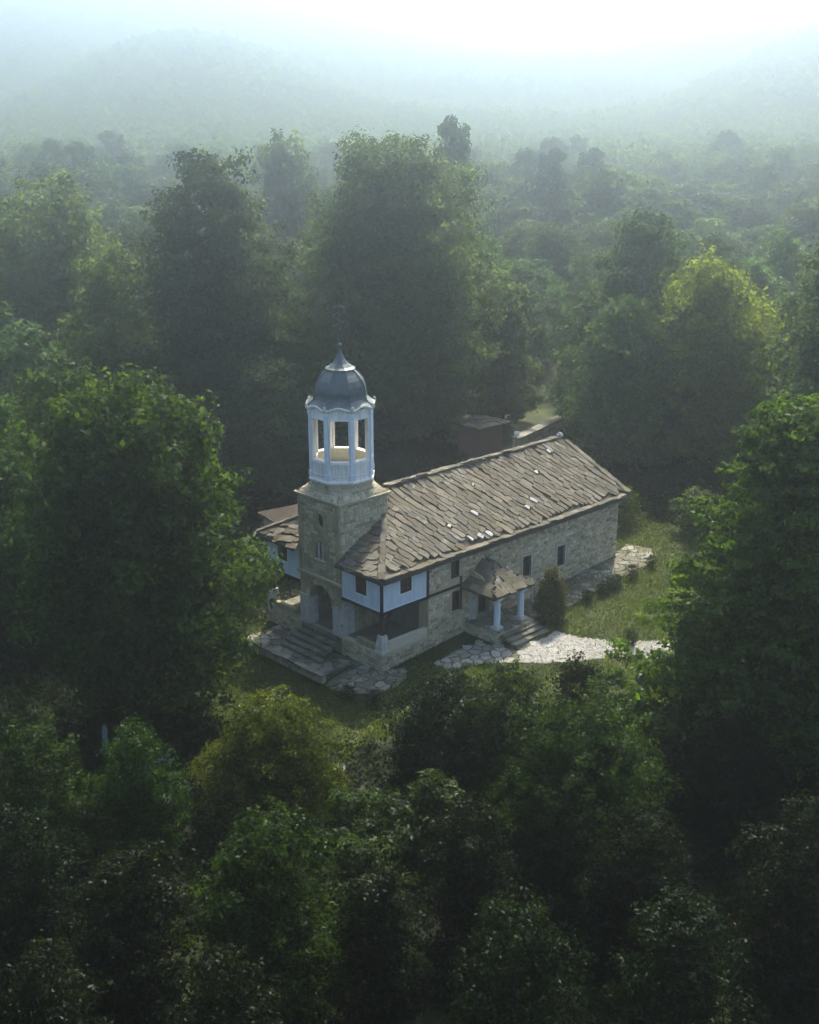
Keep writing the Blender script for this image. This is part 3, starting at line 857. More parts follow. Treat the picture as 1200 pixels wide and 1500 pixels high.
lay((10, W_-E0, RZ0), (1, 0, 0), nd, nn, in_n, (.36, .93), .55, .9, 14, 12)
rest += slab_list
if rest: part(bake_slabs(rest), 'roof_slabs', M['roof'], roof, kind='stuff')
# ridge and hip stones, eave edge stones
def run(a, b, step, wd, name, lift):
    a, b = Vector(a), Vector(b); d = (b-a); n = int(d.length/step); d.normalize()
    for i in range(n):
        c = a + d*((i+.5)*step) + Vector((0, 0, lift+random.uniform(-.01, .02)))
        side = d.cross(Vector((0, 0, 1))).normalized(); up = side.cross(d)
        o = link(name, random.choice(slab_meshes), roof)
        m3 = Matrix((d*step*1.12, side*wd*random.uniform(.85, 1.15), (up+d*random.uniform(-.05, .05)).normalized()*1.5)).transposed().to_4x4(); m3.translation = c
        o.matrix_local = m3
run((YR, YR, RIDGE_H), (RE, YR, RIDGE_H), .62, .42, 'ridge_stone', .10)
run((E0+.1, E0+.1, RZ0+.05), (TY0, TY0, zw(TY0, 0)), .5, .34, 'hip_stone', .10)
run((E0+.1, W_-E0-.1, RZ0+.05), (W_-TY1, TY1, zw(W_-TY1, 0)), .5, .34, 'hip_stone', .10)
run((TX, TX, zw(TX, 0)), (YR, YR, RIDGE_H), .5, .34, 'hip_stone', .10)
run((E0+.25, E0+.16, RZ0+.05), (XE-.15, E0+.16, RZ0+.05), .57, .5, 'eave_stone', .07)
run((E0+.16, TY0-.3, RZ0+.05), (E0+.16, E0+.3, RZ0+.05), .5, .42, 'eave_stone', .07)
run((XE-.05, E0+.15, RZ0+.08), (RE, YR, RIDGE_H), .6, .4, 'verge_stone', .10)
# white lump at ridge end
part(MB().rings([[(RE-.1+r*math.cos(t), YR+r*math.sin(t), z) for t in [2*PI*i/8 for i in range(8)]] for r, z in ((.18,RIDGE_H+.08),(.22,RIDGE_H+.2),(.12,RIDGE_H+.34),(.04,RIDGE_H+.4))]), 'ridge_end_stone', M['whitestone'])
ev = MB()
for i in range(60):
    x = E0+.05+i*(XE-E0)/60
    ev.box(x, x+(XE-E0)/60-.02, E0-.02+random.uniform(-.05, .02), E0+.25, RZ0-.19+random.uniform(-.01, .01), RZ0-.135)
part(ev, 'eave_stones', M['roof'], roof, kind='stuff')

# --- side porch canopy
cz0 = 3.12
A = [(6.02, -2.42), (9.42, -2.42)]
top0, top1 = (7.75, -.75, 4.30), (7.75, .0, 4.42)
FL, FR, BL, BR = (6.02, -2.42, cz0), (9.42, -2.42, cz0), (6.02, -.003, cz0+.05), (9.42, -.003, cz0+.05)
cp = MB()
def curve3(a, b, sag, n=5):
    a, b = Vector(a), Vector(b)
    return [a.lerp(b, i/n) - Vector((0, 0, sag*math.sin(PI*i/n))) for i in range(n+1)]
def patch(mb, c0, c1, th_=.09):
    n = len(c0)-1
    for i in range(n):
        q = [c0[i], c1[i], c1[i+1], c0[i+1]]
        mb.hexa([tuple(p-Vector((0,0,th_))) for p in q], [tuple(p) for p in q])
t1 = Vector(top1); t1.y = -.003
eL, eR, hL, hR, tt = curve3(BL, t1, .12), curve3(BR, t1, .12), curve3(FL, top0, .14), curve3(FR, top0, .14), None
patch(cp, eL, hL); patch(cp, hR, eR); patch(cp, hL, hR)
pc = part(cp, 'porch_roof', M['roofdeck'], label='small curved slab roof over the side door')
def canopy_slabs(c0, c1, rows, wd=.42):
    n = len(c0)-1
    for j in range(rows):
        t = (j+.5)/rows; k = min(int(t*n), n-1); f_ = t*n-k
        a = c0[k].lerp(c0[k+1], f_); b = c1[k].lerp(c1[k+1], f_)
        dn = (c0[k]-c0[k+1]); d = (b-a); m_ = max(1, int(d.length/wd)); L2 = d.length/m_; 
        if d.length < .2: continue
        d.normalize(); nrm = d.cross(-dn).normalized()
        if nrm.z < 0: nrm = -nrm
        up = nrm
        for i in range(m_):
            c = a + d*((i+.5)*L2) + up*(.09+random.uniform(0, .03))
            p_ = -d.cross(up); p_ = p_ if p_.z < 0 else -p_
            tn = (up + p_*(-.0) + Vector((0,0,.0)) - p_*-.0 + p_*.14*-1).normalized(); tn = (up + p_*.0 - Vector(p_)*(-.10)).normalized()
            y_ = tn.cross(d).normalized(); x_ = y_.cross(tn)
            o = link('porch_slab', random.choice(slab_meshes), pc)
            m3 = Matrix((x_*L2*1.08, y_*.50*random.uniform(.85, 1.15), tn*random.uniform(1.6, 2.6))).transposed().to_4x4(); m3.translation = c
            o.matrix_local = m3
canopy_slabs(hL, hR, 5, .46); canopy_slabs(eL, hL, 5, .5); canopy_slabs(hR, eR, 5, .5)
for x in (6.75, 8.72):
    y = -2.02
    R_ = lambda r, z, n=12: [(x+r*math.cos(2*PI*i/n), y+r*math.sin(2*PI*i/n), z) for i in range(n)]
    Q_ = lambda r, z: [(x+sx*r, y+sy*r, z) for sx, sy in ((-1,-1),(1,-1),(1,1),(-1,1))]
    co = part(MB().rings([R_(.175, 1.28), R_(.185, 1.8), R_(.165, 2.75)]), 'porch_column', M['blue'], label='pale blue porch column')
    part(MB().rings([Q_(.26, 1.10), Q_(.26, 1.2), Q_(.2, 1.279)]), 'base', M['oldwhite'], co)
    part(MB().rings([Q_(.17, 2.752), Q_(.25, 2.88), Q_(.25, 2.94)]), 'capital', M['blue'], co)
part(MB().box(6.5, 9.0, -2.16, -1.88, 2.945, 3.03), 'porch_beam', M['shutter'])
part(MB().box(6.62, 6.88, -1.875, -.01, 2.945, 3.03), 'porch_beam', M['shutter'])
part(MB().box(8.59, 8.85, -1.875, -.01, 2.945, 3.03), 'porch_beam', M['shutter'])
# porch arch infill on the left flank
part(plate(MB(), PX(6.62), [(-1.85, 3.03), (-.02, 3.03), (-.02, 4.1), (-.9, 3.85)], [], -.1, 0), 'porch_gable', M['tplaster'])

# --- porch platform and side steps, main steps (things that lean on the church)
plat = thing('porch_platform', (7.8, -1.1, g(7.8, -1.1)), 'low stone platform under the two pale blue porch columns', 'platform')
def wpart(mb, name, m, par, kind=None, label=None, smooth=False):
    o = build(mb, name, m, par, smooth); o.matrix_parent_inverse = par.matrix_world.inverted() if False else Matrix.Translation(-par.location)
    if kind: o['kind'] = kind
    if label: o['label'] = label
    return o
wpart(MB().box(6.25, 9.35, -2.5, -.08, .0, 1.03), 'base', M['tstone'], plat)
for cl in voronoi([(6.3, -2.5), (9.35, -2.5), (9.35, -.1), (6.3, -.1)], .62, 3, .015):
    cl = [(min(max(a, 6.22), 9.38), min(max(b, -2.53), -.09)) for a, b in cl]
    wpart(slabstone(MB(), cl, lambda x, y: 1.065, .06, .03, .005), 'flagstone', M['flag'], plat)
wpart(stones(PY(-2.5), 6.25, 9.35, .2, 1.02, []), 'base_stones', M['tstone'], plat, kind='stuff')
wpart(stones(PX(6.25), -2.5, -.1, .2, 1.02, []), 'base_stones', M['tstone'], plat, kind='stuff')
sts = thing('stone_steps', (7.9, -3.2, .5), 'four worn stone steps descending from the side porch to the pale path', 'steps')
for k in range(4):
    z1 = .96-.14*k; y0 = -2.55-.36*(k+1)
    xs_ = [6.45+.03*k]
    while xs_[-1] < 9.2: xs_.append(min(9.35, xs_[-1]+random.uniform(.6, 1.1)))
    for a, b in zip(xs_, xs_[1:]):
        m1 = MB().box(a+.012, b-.012, y0+random.uniform(-.03, .02), -2.545-.36*k+.02-(.02 if k else 0)-.003, z1-.14-(.4 if k == 3 else 0), z1+random.uniform(-.012, .012))
        wpart(m1, 'step', M['step'], sts)
mst = thing('stone_steps', (-.8, 4.9, 0), 'broad flight of stone steps leading up to the tower arch', 'steps')
for k in range(5):
    z1 = .96-.19*k; x0 = -.36*(k+1)
    ys_ = [3.35-.10*k]; ye = 6.45-.02*k
    while ys_[-1] < ye-.3: ys_.append(min(ye, ys_[-1]+random.uniform(.55, 1.0)))
    for a, b in zip(ys_, ys_[1:]):
        m1 = MB().box(x0+random.uniform(-.03, .02), x0+.36-.004 + (0 if k == 0 else .0), a+.012, b-.012, z1-.19, z1+random.uniform(-.014, .014))
        wpart(m1, 'step', M['step'], mst)

# --- terrace with retaining wall
terr = tag(link('terrace', MB().box(-2.35, -.005, 1.9, 8.6, -1.3, -.035).mesh('terrace', M['bed'])), 'raised flagged terrace in front of the church tower', kind='structure')
for cl in voronoi([(-2.4, 1.95), (-.1, 1.95), (-.1, 8.6), (-2.4, 8.6)], .62, 5, .02):
    if all(a > -1.75 and 3.0 < b < 6.4 for a, b in cl): continue
    cl = [(min(max(a, -2.45), -.012), min(max(b, 1.85), 8.65)) for a, b in cl]
    build(slabstone(MB(), cl, lambda x, y: 0.0, .06, .03), 'flagstone', M['flag'], terr)
rwo = thing('retaining_wall', (-2.4, 5, -.6), 'low dark retaining wall edging the terrace before the tower', 'wall')
wpart(MB().box(-2.55, -2.36, 1.8, 8.7, -1.6, -.06), 'wall_body', M['mortar'], rwo)
wpart(stones(PX(-2.55), 1.8, 8.7, -1.3, -.07, [], hgt=(.15, .25)), 'wall_stones', M['tstone'], rwo, kind='stuff')
y = 1.8
while y < 8.6:
    l = random.uniform(.5, .9)
    m1 = MB().box(-2.66+random.uniform(-.05, .04), -2.30+random.uniform(-.05, .04), y+.02, min(y+l, 8.7)-.02, -.055, .02+random.uniform(0, .03))
    wpart(m1, 'coping_stone', M['flag'], rwo); y += l
# flags round the corner
def on_ground(poly, sp, seed, m, name, par, limit=300, keep=1.0, up=.045):
    n_ = 0
    for cl in voronoi(poly, sp, seed, .035):
        if random.random() > keep: continue
        build(slabstone(MB(), cl, g, .1, up, .02), name, m, par); n_ += 1
    return n_
def sheet(poly, name, m, up, label, res=.35):
    """a ground-hugging sheet clipped to a polygon (grid cells inside)"""
    bm = bmesh.new(); bm.faces.new([bm.verts.new((x, y, 0)) for x, y in poly])
    x0, x1 = min(p[0] for p in poly), max(p[0] for p in poly); y0, y1 = min(p[1] for p in poly), max(p[1] for p in poly)
    x = x0+res
    while x < x1: bmesh.ops.bisect_plane(bm, geom=bm.verts[:]+bm.edges[:]+bm.faces[:], plane_co=(x, 0, 0), plane_no=(1, 0, 0)); x += res
    y = y0+res
    while y < y1: bmesh.ops.bisect_plane(bm, geom=bm.verts[:]+bm.edges[:]+bm.faces[:], plane_co=(0, y, 0), plane_no=(0, 1, 0)); y += res
    for v in bm.verts: v.co.z = g(v.co.x, v.co.y)+up
    me = bpy.data.meshes.new(name); bm.to_mesh(me); bm.free(); me.materials.append(m)
    return tag(link(name, me), label, kind='structure')
cpoly = [(-2.3, 1.75), (-2.9, 1.0), (-2.7, -.4), (-2.0, -1.3), (-.6, -1.75), (.5, -1.4), (1.2, -.5), (-.02, -.02), (-.02, 1.75)]
pv1 = sheet(cpoly, 'pavement', M['bed'], .012, 'irregular flagstones wrapping the near corner of the church')
on_ground(cpoly, .58, 11, M['flag'], 'flagstone', pv1)
cp2 = [(2.3, -1.5), (4.2, -1.2), (5.7, -1.6), (6.2, -2.6), (6.4, -4.0), (5.4, -4.7), (4.2, -3.5), (2.5, -2.3)]
pv2 = sheet(cp2, 'path', M['bed'], .014, 'flagged path between the church corner and the side porch steps')
on_ground(cp2, .62, 13, M['pale'], 'flagstone', pv2)
cp3 = [(6.45, -4.05), (9.5, -4.0), (9.7, -5.3), (10.6, -7.1), (12.2, -8.9), (14.2, -10.4), (13.0, -12.4), (10.6, -10.1), (8.9, -8.0), (6.3, -5.9), (5.5, -4.75)]
pv3 = sheet(cp3, 'path', M['gravelbed'], .016, 'pale gravel path curving away to the right from the side porch')
on_ground([(6.45, -4.05), (9.5, -4.0), (9.7, -5.0), (8.2, -7.2), (6.3, -5.9), (5.5, -4.75)], .6, 17, M['pale'], 'flagstone', pv3)
def pebbles():
    n = 9000
    x = rng.uniform(5, 15, n); y = rng.uniform(-13, -3.5, n); k = pip(cp3, x, y); x, y = x[k], y[k]
    n = len(x); s = rng.uniform(.03, .09, n); z = G(x, y)+.016
    base = np.array([(-1,-1,0),(1,-1,0),(1,1,0),(-1,1,0),(0,0,1.1)], float)
    a = rng.uniform(0, 2*PI, n); ca, sa = np.cos(a), np.sin(a)
    vx = base[None,:,0]*ca[:,None]-base[None,:,1]*sa[:,None]; vy = base[None,:,0]*sa[:,None]+base[None,:,1]*ca[:,None]
    co = np.stack([x[:,None]+vx*s[:,None], y[:,None]+vy*s[:,None], z[:,None]+base[None,:,2]*s[:,None]], -1).reshape(-1, 3)
    t = np.array([(0,1,4),(1,2,4),(2,3,4),(3,0,4)]); f = (np.arange(n)[:,None,None]*5+t[None]).reshape(-1, 3)
    o = link('gravel', np_mesh('gravel', co, f, M['pale'])); tag(o, 'loose pale gravel on the path', kind='stuff')
pebbles()
ap = [(9.45, -.05), (20.3, -.05), (22.0, .5), (22.3, -1.2), (20.8, -2.4), (14, -2.4), (11.5, -2.6), (9.45, -2.4)]
pv4 = sheet(ap, 'pavement', M['bed'], .013, 'stony apron running along the foot of the long wall')
on_ground(ap, .62, 19, M['flag'], 'flagstone', pv4, keep=.8)

# ================================================================== VEGETATION
def leaf_cloud(pos, nrm, size, tone, asp=.55):
    n = len(pos)
    nrm = nrm/np.linalg.norm(nrm, axis=1, keepdims=True)
    r = rng.normal(size=(n, 3)); t = np.cross(nrm, r); t /= np.linalg.norm(t, axis=1, keepdims=True)+1e-9
    b = np.cross(nrm, t)
    s = size[:, None]
    v0 = pos - t*s*.5; v2 = pos + t*s*.5; v1 = pos + b*s*asp*.5 + nrm*s*.10; v3 = pos - b*s*asp*.5 + nrm*s*.10
    co = np.stack([v0, v1, v2, v3], 1).reshape(-1, 3)
    q = np.arange(n*4).reshape(-1, 4)
    return co, q, np.repeat(tone, 4)
def rdir(n):
    d = rng.normal(size=(n, 3)); return d/np.linalg.norm(d, axis=1, keepdims=True)

def crown(H, R, prof, nleaf, lsize, lobes=26, h0=.12, clump=.9, flat=1.0, lobe_r=.40, seed=0, jag=.16, skew=(0, 0)):
    """lobes on an envelope, clumps on the lobes, leaves on the clumps; also returns limb ends"""
    global rng
    rng = np.random.default_rng(seed)
    t = h0 + (1-h0)*(np.arange(lobes)+.5)/lobes
    t = np.clip(t + rng.uniform(-.03, .03, lobes), h0, .97)
    a = np.arange(lobes)*2.39996 + rng.uniform(-.4, .4, lobes)
    env = prof(t)*R
    wgt = rng.uniform(.50, .80, lobes)
    lc = np.stack([np.cos(a)*env*wgt + skew[0]*t*R, np.sin(a)*env*wgt + skew[1]*t*R, t*H*.97], 1)
    lr = np.maximum(env*lobe_r, R*.16)*rng.uniform(.75, 1.25, lobes)
    nin = max(3, lobes//4)
    ti = np.linspace(h0+.05, .93, nin); ic = np.stack([skew[0]*ti*R, skew[1]*ti*R, ti*H], 1); ir = prof(ti)*R*.55
    LC = np.vstack([lc, ic]); LR = np.r_[lr, ir]
    area = LR**2; ncl = np.maximum(6, (area/area.sum()*(nleaf/42)).astype(int))
    ltone = rng.uniform(-.16, .16, len(LC))
    cc, cr2, co_, ct = [], [], [], []
    for i in range(len(LC)):
        d = rdir(ncl[i]); d[:, 2] = d[:, 2]*.9+.15
        rad = LR[i]*(1+rng.normal(0, jag, ncl[i]))
        p = LC[i] + d*rad[:, None]*np.array([1, 1, flat*.95])
        cc.append(p); cr2.append(np.full(ncl[i], clump)*rng.uniform(.6, 1.25, ncl[i])); co_.append(d)
        ct.append(ltone[i] + rng.uniform(-.22, .22, ncl[i]))
    cc, cr2, co_, ct = map(np.concatenate, (cc, cr2, co_, ct))
    k = nleaf//len(cc)+1
    idx = np.repeat(np.arange(len(cc)), k); n = len(idx)
    d = rdir(n); 
    out = co_[idx]
    d = d + out*.45; d[:, 2] += .12
    rad = cr2[idx]*rng.uniform(.15, 1.0, n)**.6
    pos = cc[idx] + d*rad[:, None]*np.array([1, 1, .62*flat if flat < 1 else .72])
    pos[:, 2] = np.maximum(pos[:, 2], .1)
    nrm = d*.55 + out*.35 + rng.normal(size=(n, 3))*.55 + np.array([0, 0, .25])
    tone = np.clip(.45 + ct[idx] + rng.uniform(-.28, .28, n), 0, 1)
    size = lsize*rng.uniform(.6, 1.35, n)
    return leaf_cloud(pos, nrm, size, tone), LC, LR

P_broad = lambda t: np.sqrt(np.clip(1-((t-.50)/.56)**2, .02, 1))
P_lime = lambda t: np.sqrt(np.clip(1-((t-.40)/.63)**2, .02, 1))*(1-.12*np.clip(t-.7, 0, 1))
P_cone = lambda t: np.clip((1.03-t)*1.25, .04, 1)**.72*np.clip(.55+t*2, 0, 1)
P_spruce = lambda t: np.clip((1.05-t)*1.05, .03, 1)**.85*np.clip(.8+t*1.2, 0, 1)
P_egg = lambda t: np.clip(1-((t-.33)/.69)**2, .03, 1)**.62*(1-.10*t)
P_bush = lambda t: np.sqrt(np.clip(1-((t-.42)/.62)**2, .04, 1))
P_col = lambda t: np.clip(1-((t-.35)/.72)**2, .03, 1)**.6

def trunk_mesh(H, LC, r0, rs, seed):
    r = random.Random(seed); mb = MB()
    top = H*.72
    pts = [Vector((0, 0, -.3))]; n = 6
    for i in range(1, n+1):
        pts.append(Vector((r.uniform(-.02, .02)*H*.5, r.uniform(-.02, .02)*H*.5, top*i/n)))
    mb.tube(pts, [r0*(1.25-1.1*i/n) for i in range(n+1)], 8)
    for k in range(0, len(LC), max(1, len(LC)//12)):
        e = Vector(LC[k]); z = max(H*.12, min(e.z*.65, top*.9)); i = min(n-1, int(z/top*n)); b = pts[i].lerp(pts[i+1], z/top*n-i)
        mid = b.lerp(e, .5)+Vector((0, 0, -.03*H))
        mb.tube([b, mid, e], [r0*.38, r0*.22, r0*.07], 5)
    return mb

protos = {}
def make_proto(key, H, R, prof, nleaf, lsize, m, **kw):
    seed = kw.get('seed', 1)
    (co, q, tone), LC, LR = crown(H, R, prof, nleaf, lsize, **kw)
    cme = np_mesh('crown', co, q, LM[m], tone)
    tmb = trunk_mesh(H, LC, max(.06, H*.020), 1, seed); tme = tmb.mesh('trunk', M['bark']); fixn(tme)
    protos[key] = (H, R, cme, tme)
counts = [0]
def plant(key, name, x, y, H, R, label, cat='tree', group=None, rz=None, m=None, trunk=True):
    h0, r0, cme, tme = protos[key]
    rz = random.uniform(0, 6.28) if rz is None else rz
    t = thing(name, (x, y, g(x, y)), label, cat, group, rz)
    s = R/r0
    t.scale = (s, s, H/h0)
    c = link('crown', cme, t)
    if m:
        c.material_slots[0].link = 'OBJECT'; c.material_slots[0].material = LM[m]
    if trunk: link('trunk', tme, t)
    return t

# hero trees (own crowns)
def hero(name, x, y, H, R, prof, nleaf, lsize, m, label, cat='tree', group=None, **kw):
    key = 'h%d' % len(protos)
    make_proto(key, H, R, prof, nleaf, lsize, m, **kw)
    return plant(key, name, x, y, H, R, label, cat, group, rz=0)

hero('walnut_tree', -10.5, 6.0, 16.9, 5.75, P_broad, 62000, .34, 'oak', 'big round dark green walnut tree left of the church tower', lobes=42, h0=.10, clump=.85, seed=1, lobe_r=.34, jag=.12)
hero('hornbeam_tree', 15.8, 36.0, 24.2, 6.5, P_egg, 70000, .38, 'cone', 'tall dark cone-shaped tree behind and left of the bell tower', lobes=44, h0=.06, clump=.85, seed=2, lobe_r=.42, jag=.14)
hero('lime_tree', 28.7, 29.3, 23.8, 8.3, P_lime, 115000, .38, 'lime', 'giant lime tree rising directly behind the bell tower', lobes=70, h0=.05, clump=1.0, seed=3, lobe_r=.32, jag=.13)
hero('lime_tree', 37.6, 25.4, 12.5, 3.4, P_col, 16000, .42, 'lime', 'feathery small tree at the right foot of the giant lime', lobes=16, h0=.08, clump=.8, seed=4, flat=.6)
hero('hornbeam_tree', 42.4, 15.0, 18.6, 5.6, P_egg, 42000, .42, 'cone', 'dark pointed tree rising behind the far end of the church roof', lobes=30, h0=.06, clump=.9, seed=5, lobe_r=.42)
hero('maple_tree', 41.0, 7.6, 15.4, 5.2, P_lime, 50000, .36, 'gold', 'bright yellow-green tree with sunlit edge beyond the lawn', lobes=34, h0=.05, clump=.9, seed=6, lobe_r=.34)
hero('maple_tree', 36.2, 11.2, 12.6, 4.0, P_lime, 26000, .40, 'lime', 'hazy olive green tree crowding the far end of the church', lobes=26, h0=.03, clump=.85, seed=7)
hero('beech_tree', 7.0, -18.6, 16.6, 7.6, P_spruce, 85000, .30, 'spruce', 'large dense beech with layered sprays and lit tips right of the lawn', lobes=110, h0=.04, clump=.62, flat=.42, lobe_r=.27, seed=8, jag=.2)
hero('hornbeam_tree', 30.0, -8.6, 20.0, 3.6, P_col, 24000, .36, 'cone', 'dark narrow tree cut by the right edge behind the beech', lobes=26, h0=.04, clump=.8, seed=9)
hero('oak_tree', 18.0, 66.0, 18.6, 8.6, P_broad, 34000, .55, 'yellow', 'broad pale green round-headed tree in mist at far left', lobes=40, h0=.03, clump=1.2, seed=10, lobe_r=.32)
hero('maple_tree', 11.6, 44.6, 16.6, 4.0, P_lime, 22000, .42, 'yellow', 'light yellow-green tree leaning out left of the dark cone-shaped tree', lobes=24, h0=.04, clump=.85, seed=11)
hero('ash_tree', -5.4, 22.0, 14.6, 3.6, P_broad, 22000, .34, 'oak', 'mid green tree with lit top just behind the big round walnut', lobes=24, h0=.03, clump=.85, seed=12)
hero('ash_tree', -11.6, 20.5, 14.4, 4.0, P_lime, 20000, .34, 'spruce', 'dark green tree at the left edge behind the walnut', lobes=24, h0=.03, clump=.85, seed=13)
hero('oak_tree', -1.4, 37.4, 13.9, 5.2, P_broad, 20000, .42, 'cone', 'low dark teal tree below the pale round-headed tree at left', lobes=26, h0=.02, clump=.95, seed=14)
# foreground shrubs and small trees
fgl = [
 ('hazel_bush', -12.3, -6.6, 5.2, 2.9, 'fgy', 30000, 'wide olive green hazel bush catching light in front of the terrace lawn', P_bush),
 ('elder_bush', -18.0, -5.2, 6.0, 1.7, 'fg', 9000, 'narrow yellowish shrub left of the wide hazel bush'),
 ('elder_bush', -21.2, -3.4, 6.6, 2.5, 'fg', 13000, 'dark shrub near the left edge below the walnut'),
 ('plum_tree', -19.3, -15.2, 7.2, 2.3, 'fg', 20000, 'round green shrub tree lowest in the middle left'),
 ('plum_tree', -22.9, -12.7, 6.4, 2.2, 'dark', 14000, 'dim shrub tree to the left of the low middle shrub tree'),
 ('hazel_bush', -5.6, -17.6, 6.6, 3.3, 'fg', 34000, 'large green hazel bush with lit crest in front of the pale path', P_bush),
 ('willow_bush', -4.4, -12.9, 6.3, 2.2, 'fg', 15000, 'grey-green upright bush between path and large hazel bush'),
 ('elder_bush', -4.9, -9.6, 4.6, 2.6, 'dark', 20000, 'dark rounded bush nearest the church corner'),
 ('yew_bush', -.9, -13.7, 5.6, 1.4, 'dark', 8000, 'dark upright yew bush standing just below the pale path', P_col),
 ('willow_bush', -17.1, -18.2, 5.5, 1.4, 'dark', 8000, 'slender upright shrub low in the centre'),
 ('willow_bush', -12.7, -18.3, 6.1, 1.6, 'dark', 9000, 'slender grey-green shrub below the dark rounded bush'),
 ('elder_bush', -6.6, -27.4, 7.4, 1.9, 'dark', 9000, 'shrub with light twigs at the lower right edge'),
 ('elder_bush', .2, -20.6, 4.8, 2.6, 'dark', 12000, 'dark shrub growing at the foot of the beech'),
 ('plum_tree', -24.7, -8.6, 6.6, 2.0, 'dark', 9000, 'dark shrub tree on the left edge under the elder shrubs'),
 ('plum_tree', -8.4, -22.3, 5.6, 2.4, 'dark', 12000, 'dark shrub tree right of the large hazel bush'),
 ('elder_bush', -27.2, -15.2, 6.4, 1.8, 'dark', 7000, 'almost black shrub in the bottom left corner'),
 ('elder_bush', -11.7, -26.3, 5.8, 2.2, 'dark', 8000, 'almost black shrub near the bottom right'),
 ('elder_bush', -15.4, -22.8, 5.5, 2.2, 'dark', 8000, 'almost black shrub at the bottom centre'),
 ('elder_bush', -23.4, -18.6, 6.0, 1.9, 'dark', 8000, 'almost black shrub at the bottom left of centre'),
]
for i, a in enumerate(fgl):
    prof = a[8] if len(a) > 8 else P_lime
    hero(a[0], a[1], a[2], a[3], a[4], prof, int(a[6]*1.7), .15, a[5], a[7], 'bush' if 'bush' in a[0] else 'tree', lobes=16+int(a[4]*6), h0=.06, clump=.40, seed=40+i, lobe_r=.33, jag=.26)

# shared crowns for the many
make_proto('mA', 14, 5, P_broad, 9000, .75, 'lime', lobes=24, h0=.03, clump=1.1, seed=20)
make_proto('mB', 16, 4.2, P_lime, 9000, .72, 'lime', lobes=24, h0=.03, clump=1.1, seed=21)
make_proto('mC', 17, 3.8, P_egg, 8000, .70, 'cone', lobes=26, h0=.03, clump=1.0, seed=22)
make_proto('mD', 12, 4.6, P_broad, 8000, .72, 'yellow', lobes=20, h0=.02, clump=1.1, seed=23)
make_proto('nA', 14, 5, P_broad, 24000, .42, 'lime', lobes=34, h0=.03, clump=.85, seed=120, lobe_r=.34)
make_proto('nB', 16, 4.2, P_lime, 24000, .42, 'lime', lobes=36, h0=.03, clump=.8, seed=121, lobe_r=.34)
make_proto('nC', 17, 3.8, P_egg, 22000, .42, 'cone', lobes=36, h0=.03, clump=.8, seed=122, lobe_r=.36)
make_proto('nD', 12, 4.6, P_broad, 22000, .40, 'yellow', lobes=30, h0=.02, clump=.85, seed=123, lobe_r=.34, jag=.2)
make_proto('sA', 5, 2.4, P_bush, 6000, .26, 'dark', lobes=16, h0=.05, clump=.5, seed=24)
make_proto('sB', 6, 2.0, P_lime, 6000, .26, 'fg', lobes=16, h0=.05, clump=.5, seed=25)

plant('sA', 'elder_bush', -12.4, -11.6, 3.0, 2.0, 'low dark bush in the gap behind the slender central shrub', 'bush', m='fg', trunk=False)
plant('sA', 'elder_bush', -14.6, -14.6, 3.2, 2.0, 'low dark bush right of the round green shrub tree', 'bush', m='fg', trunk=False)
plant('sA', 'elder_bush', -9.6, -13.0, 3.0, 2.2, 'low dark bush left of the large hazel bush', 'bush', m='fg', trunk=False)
# named far trees
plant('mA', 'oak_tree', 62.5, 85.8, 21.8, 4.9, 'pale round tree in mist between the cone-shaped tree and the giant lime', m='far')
plant('mC', 'hornbeam_tree', 68.1, 60.7, 24.6, 3.7, 'misty dark column of a tree rising above the right shoulder of the giant lime', m='cone')

def polar(px, D):
    a = math.radians(46) - math.atan((px-600)/1898.)
    return CAM.x + D*math.cos(a), CAM.y + D*math.sin(a)
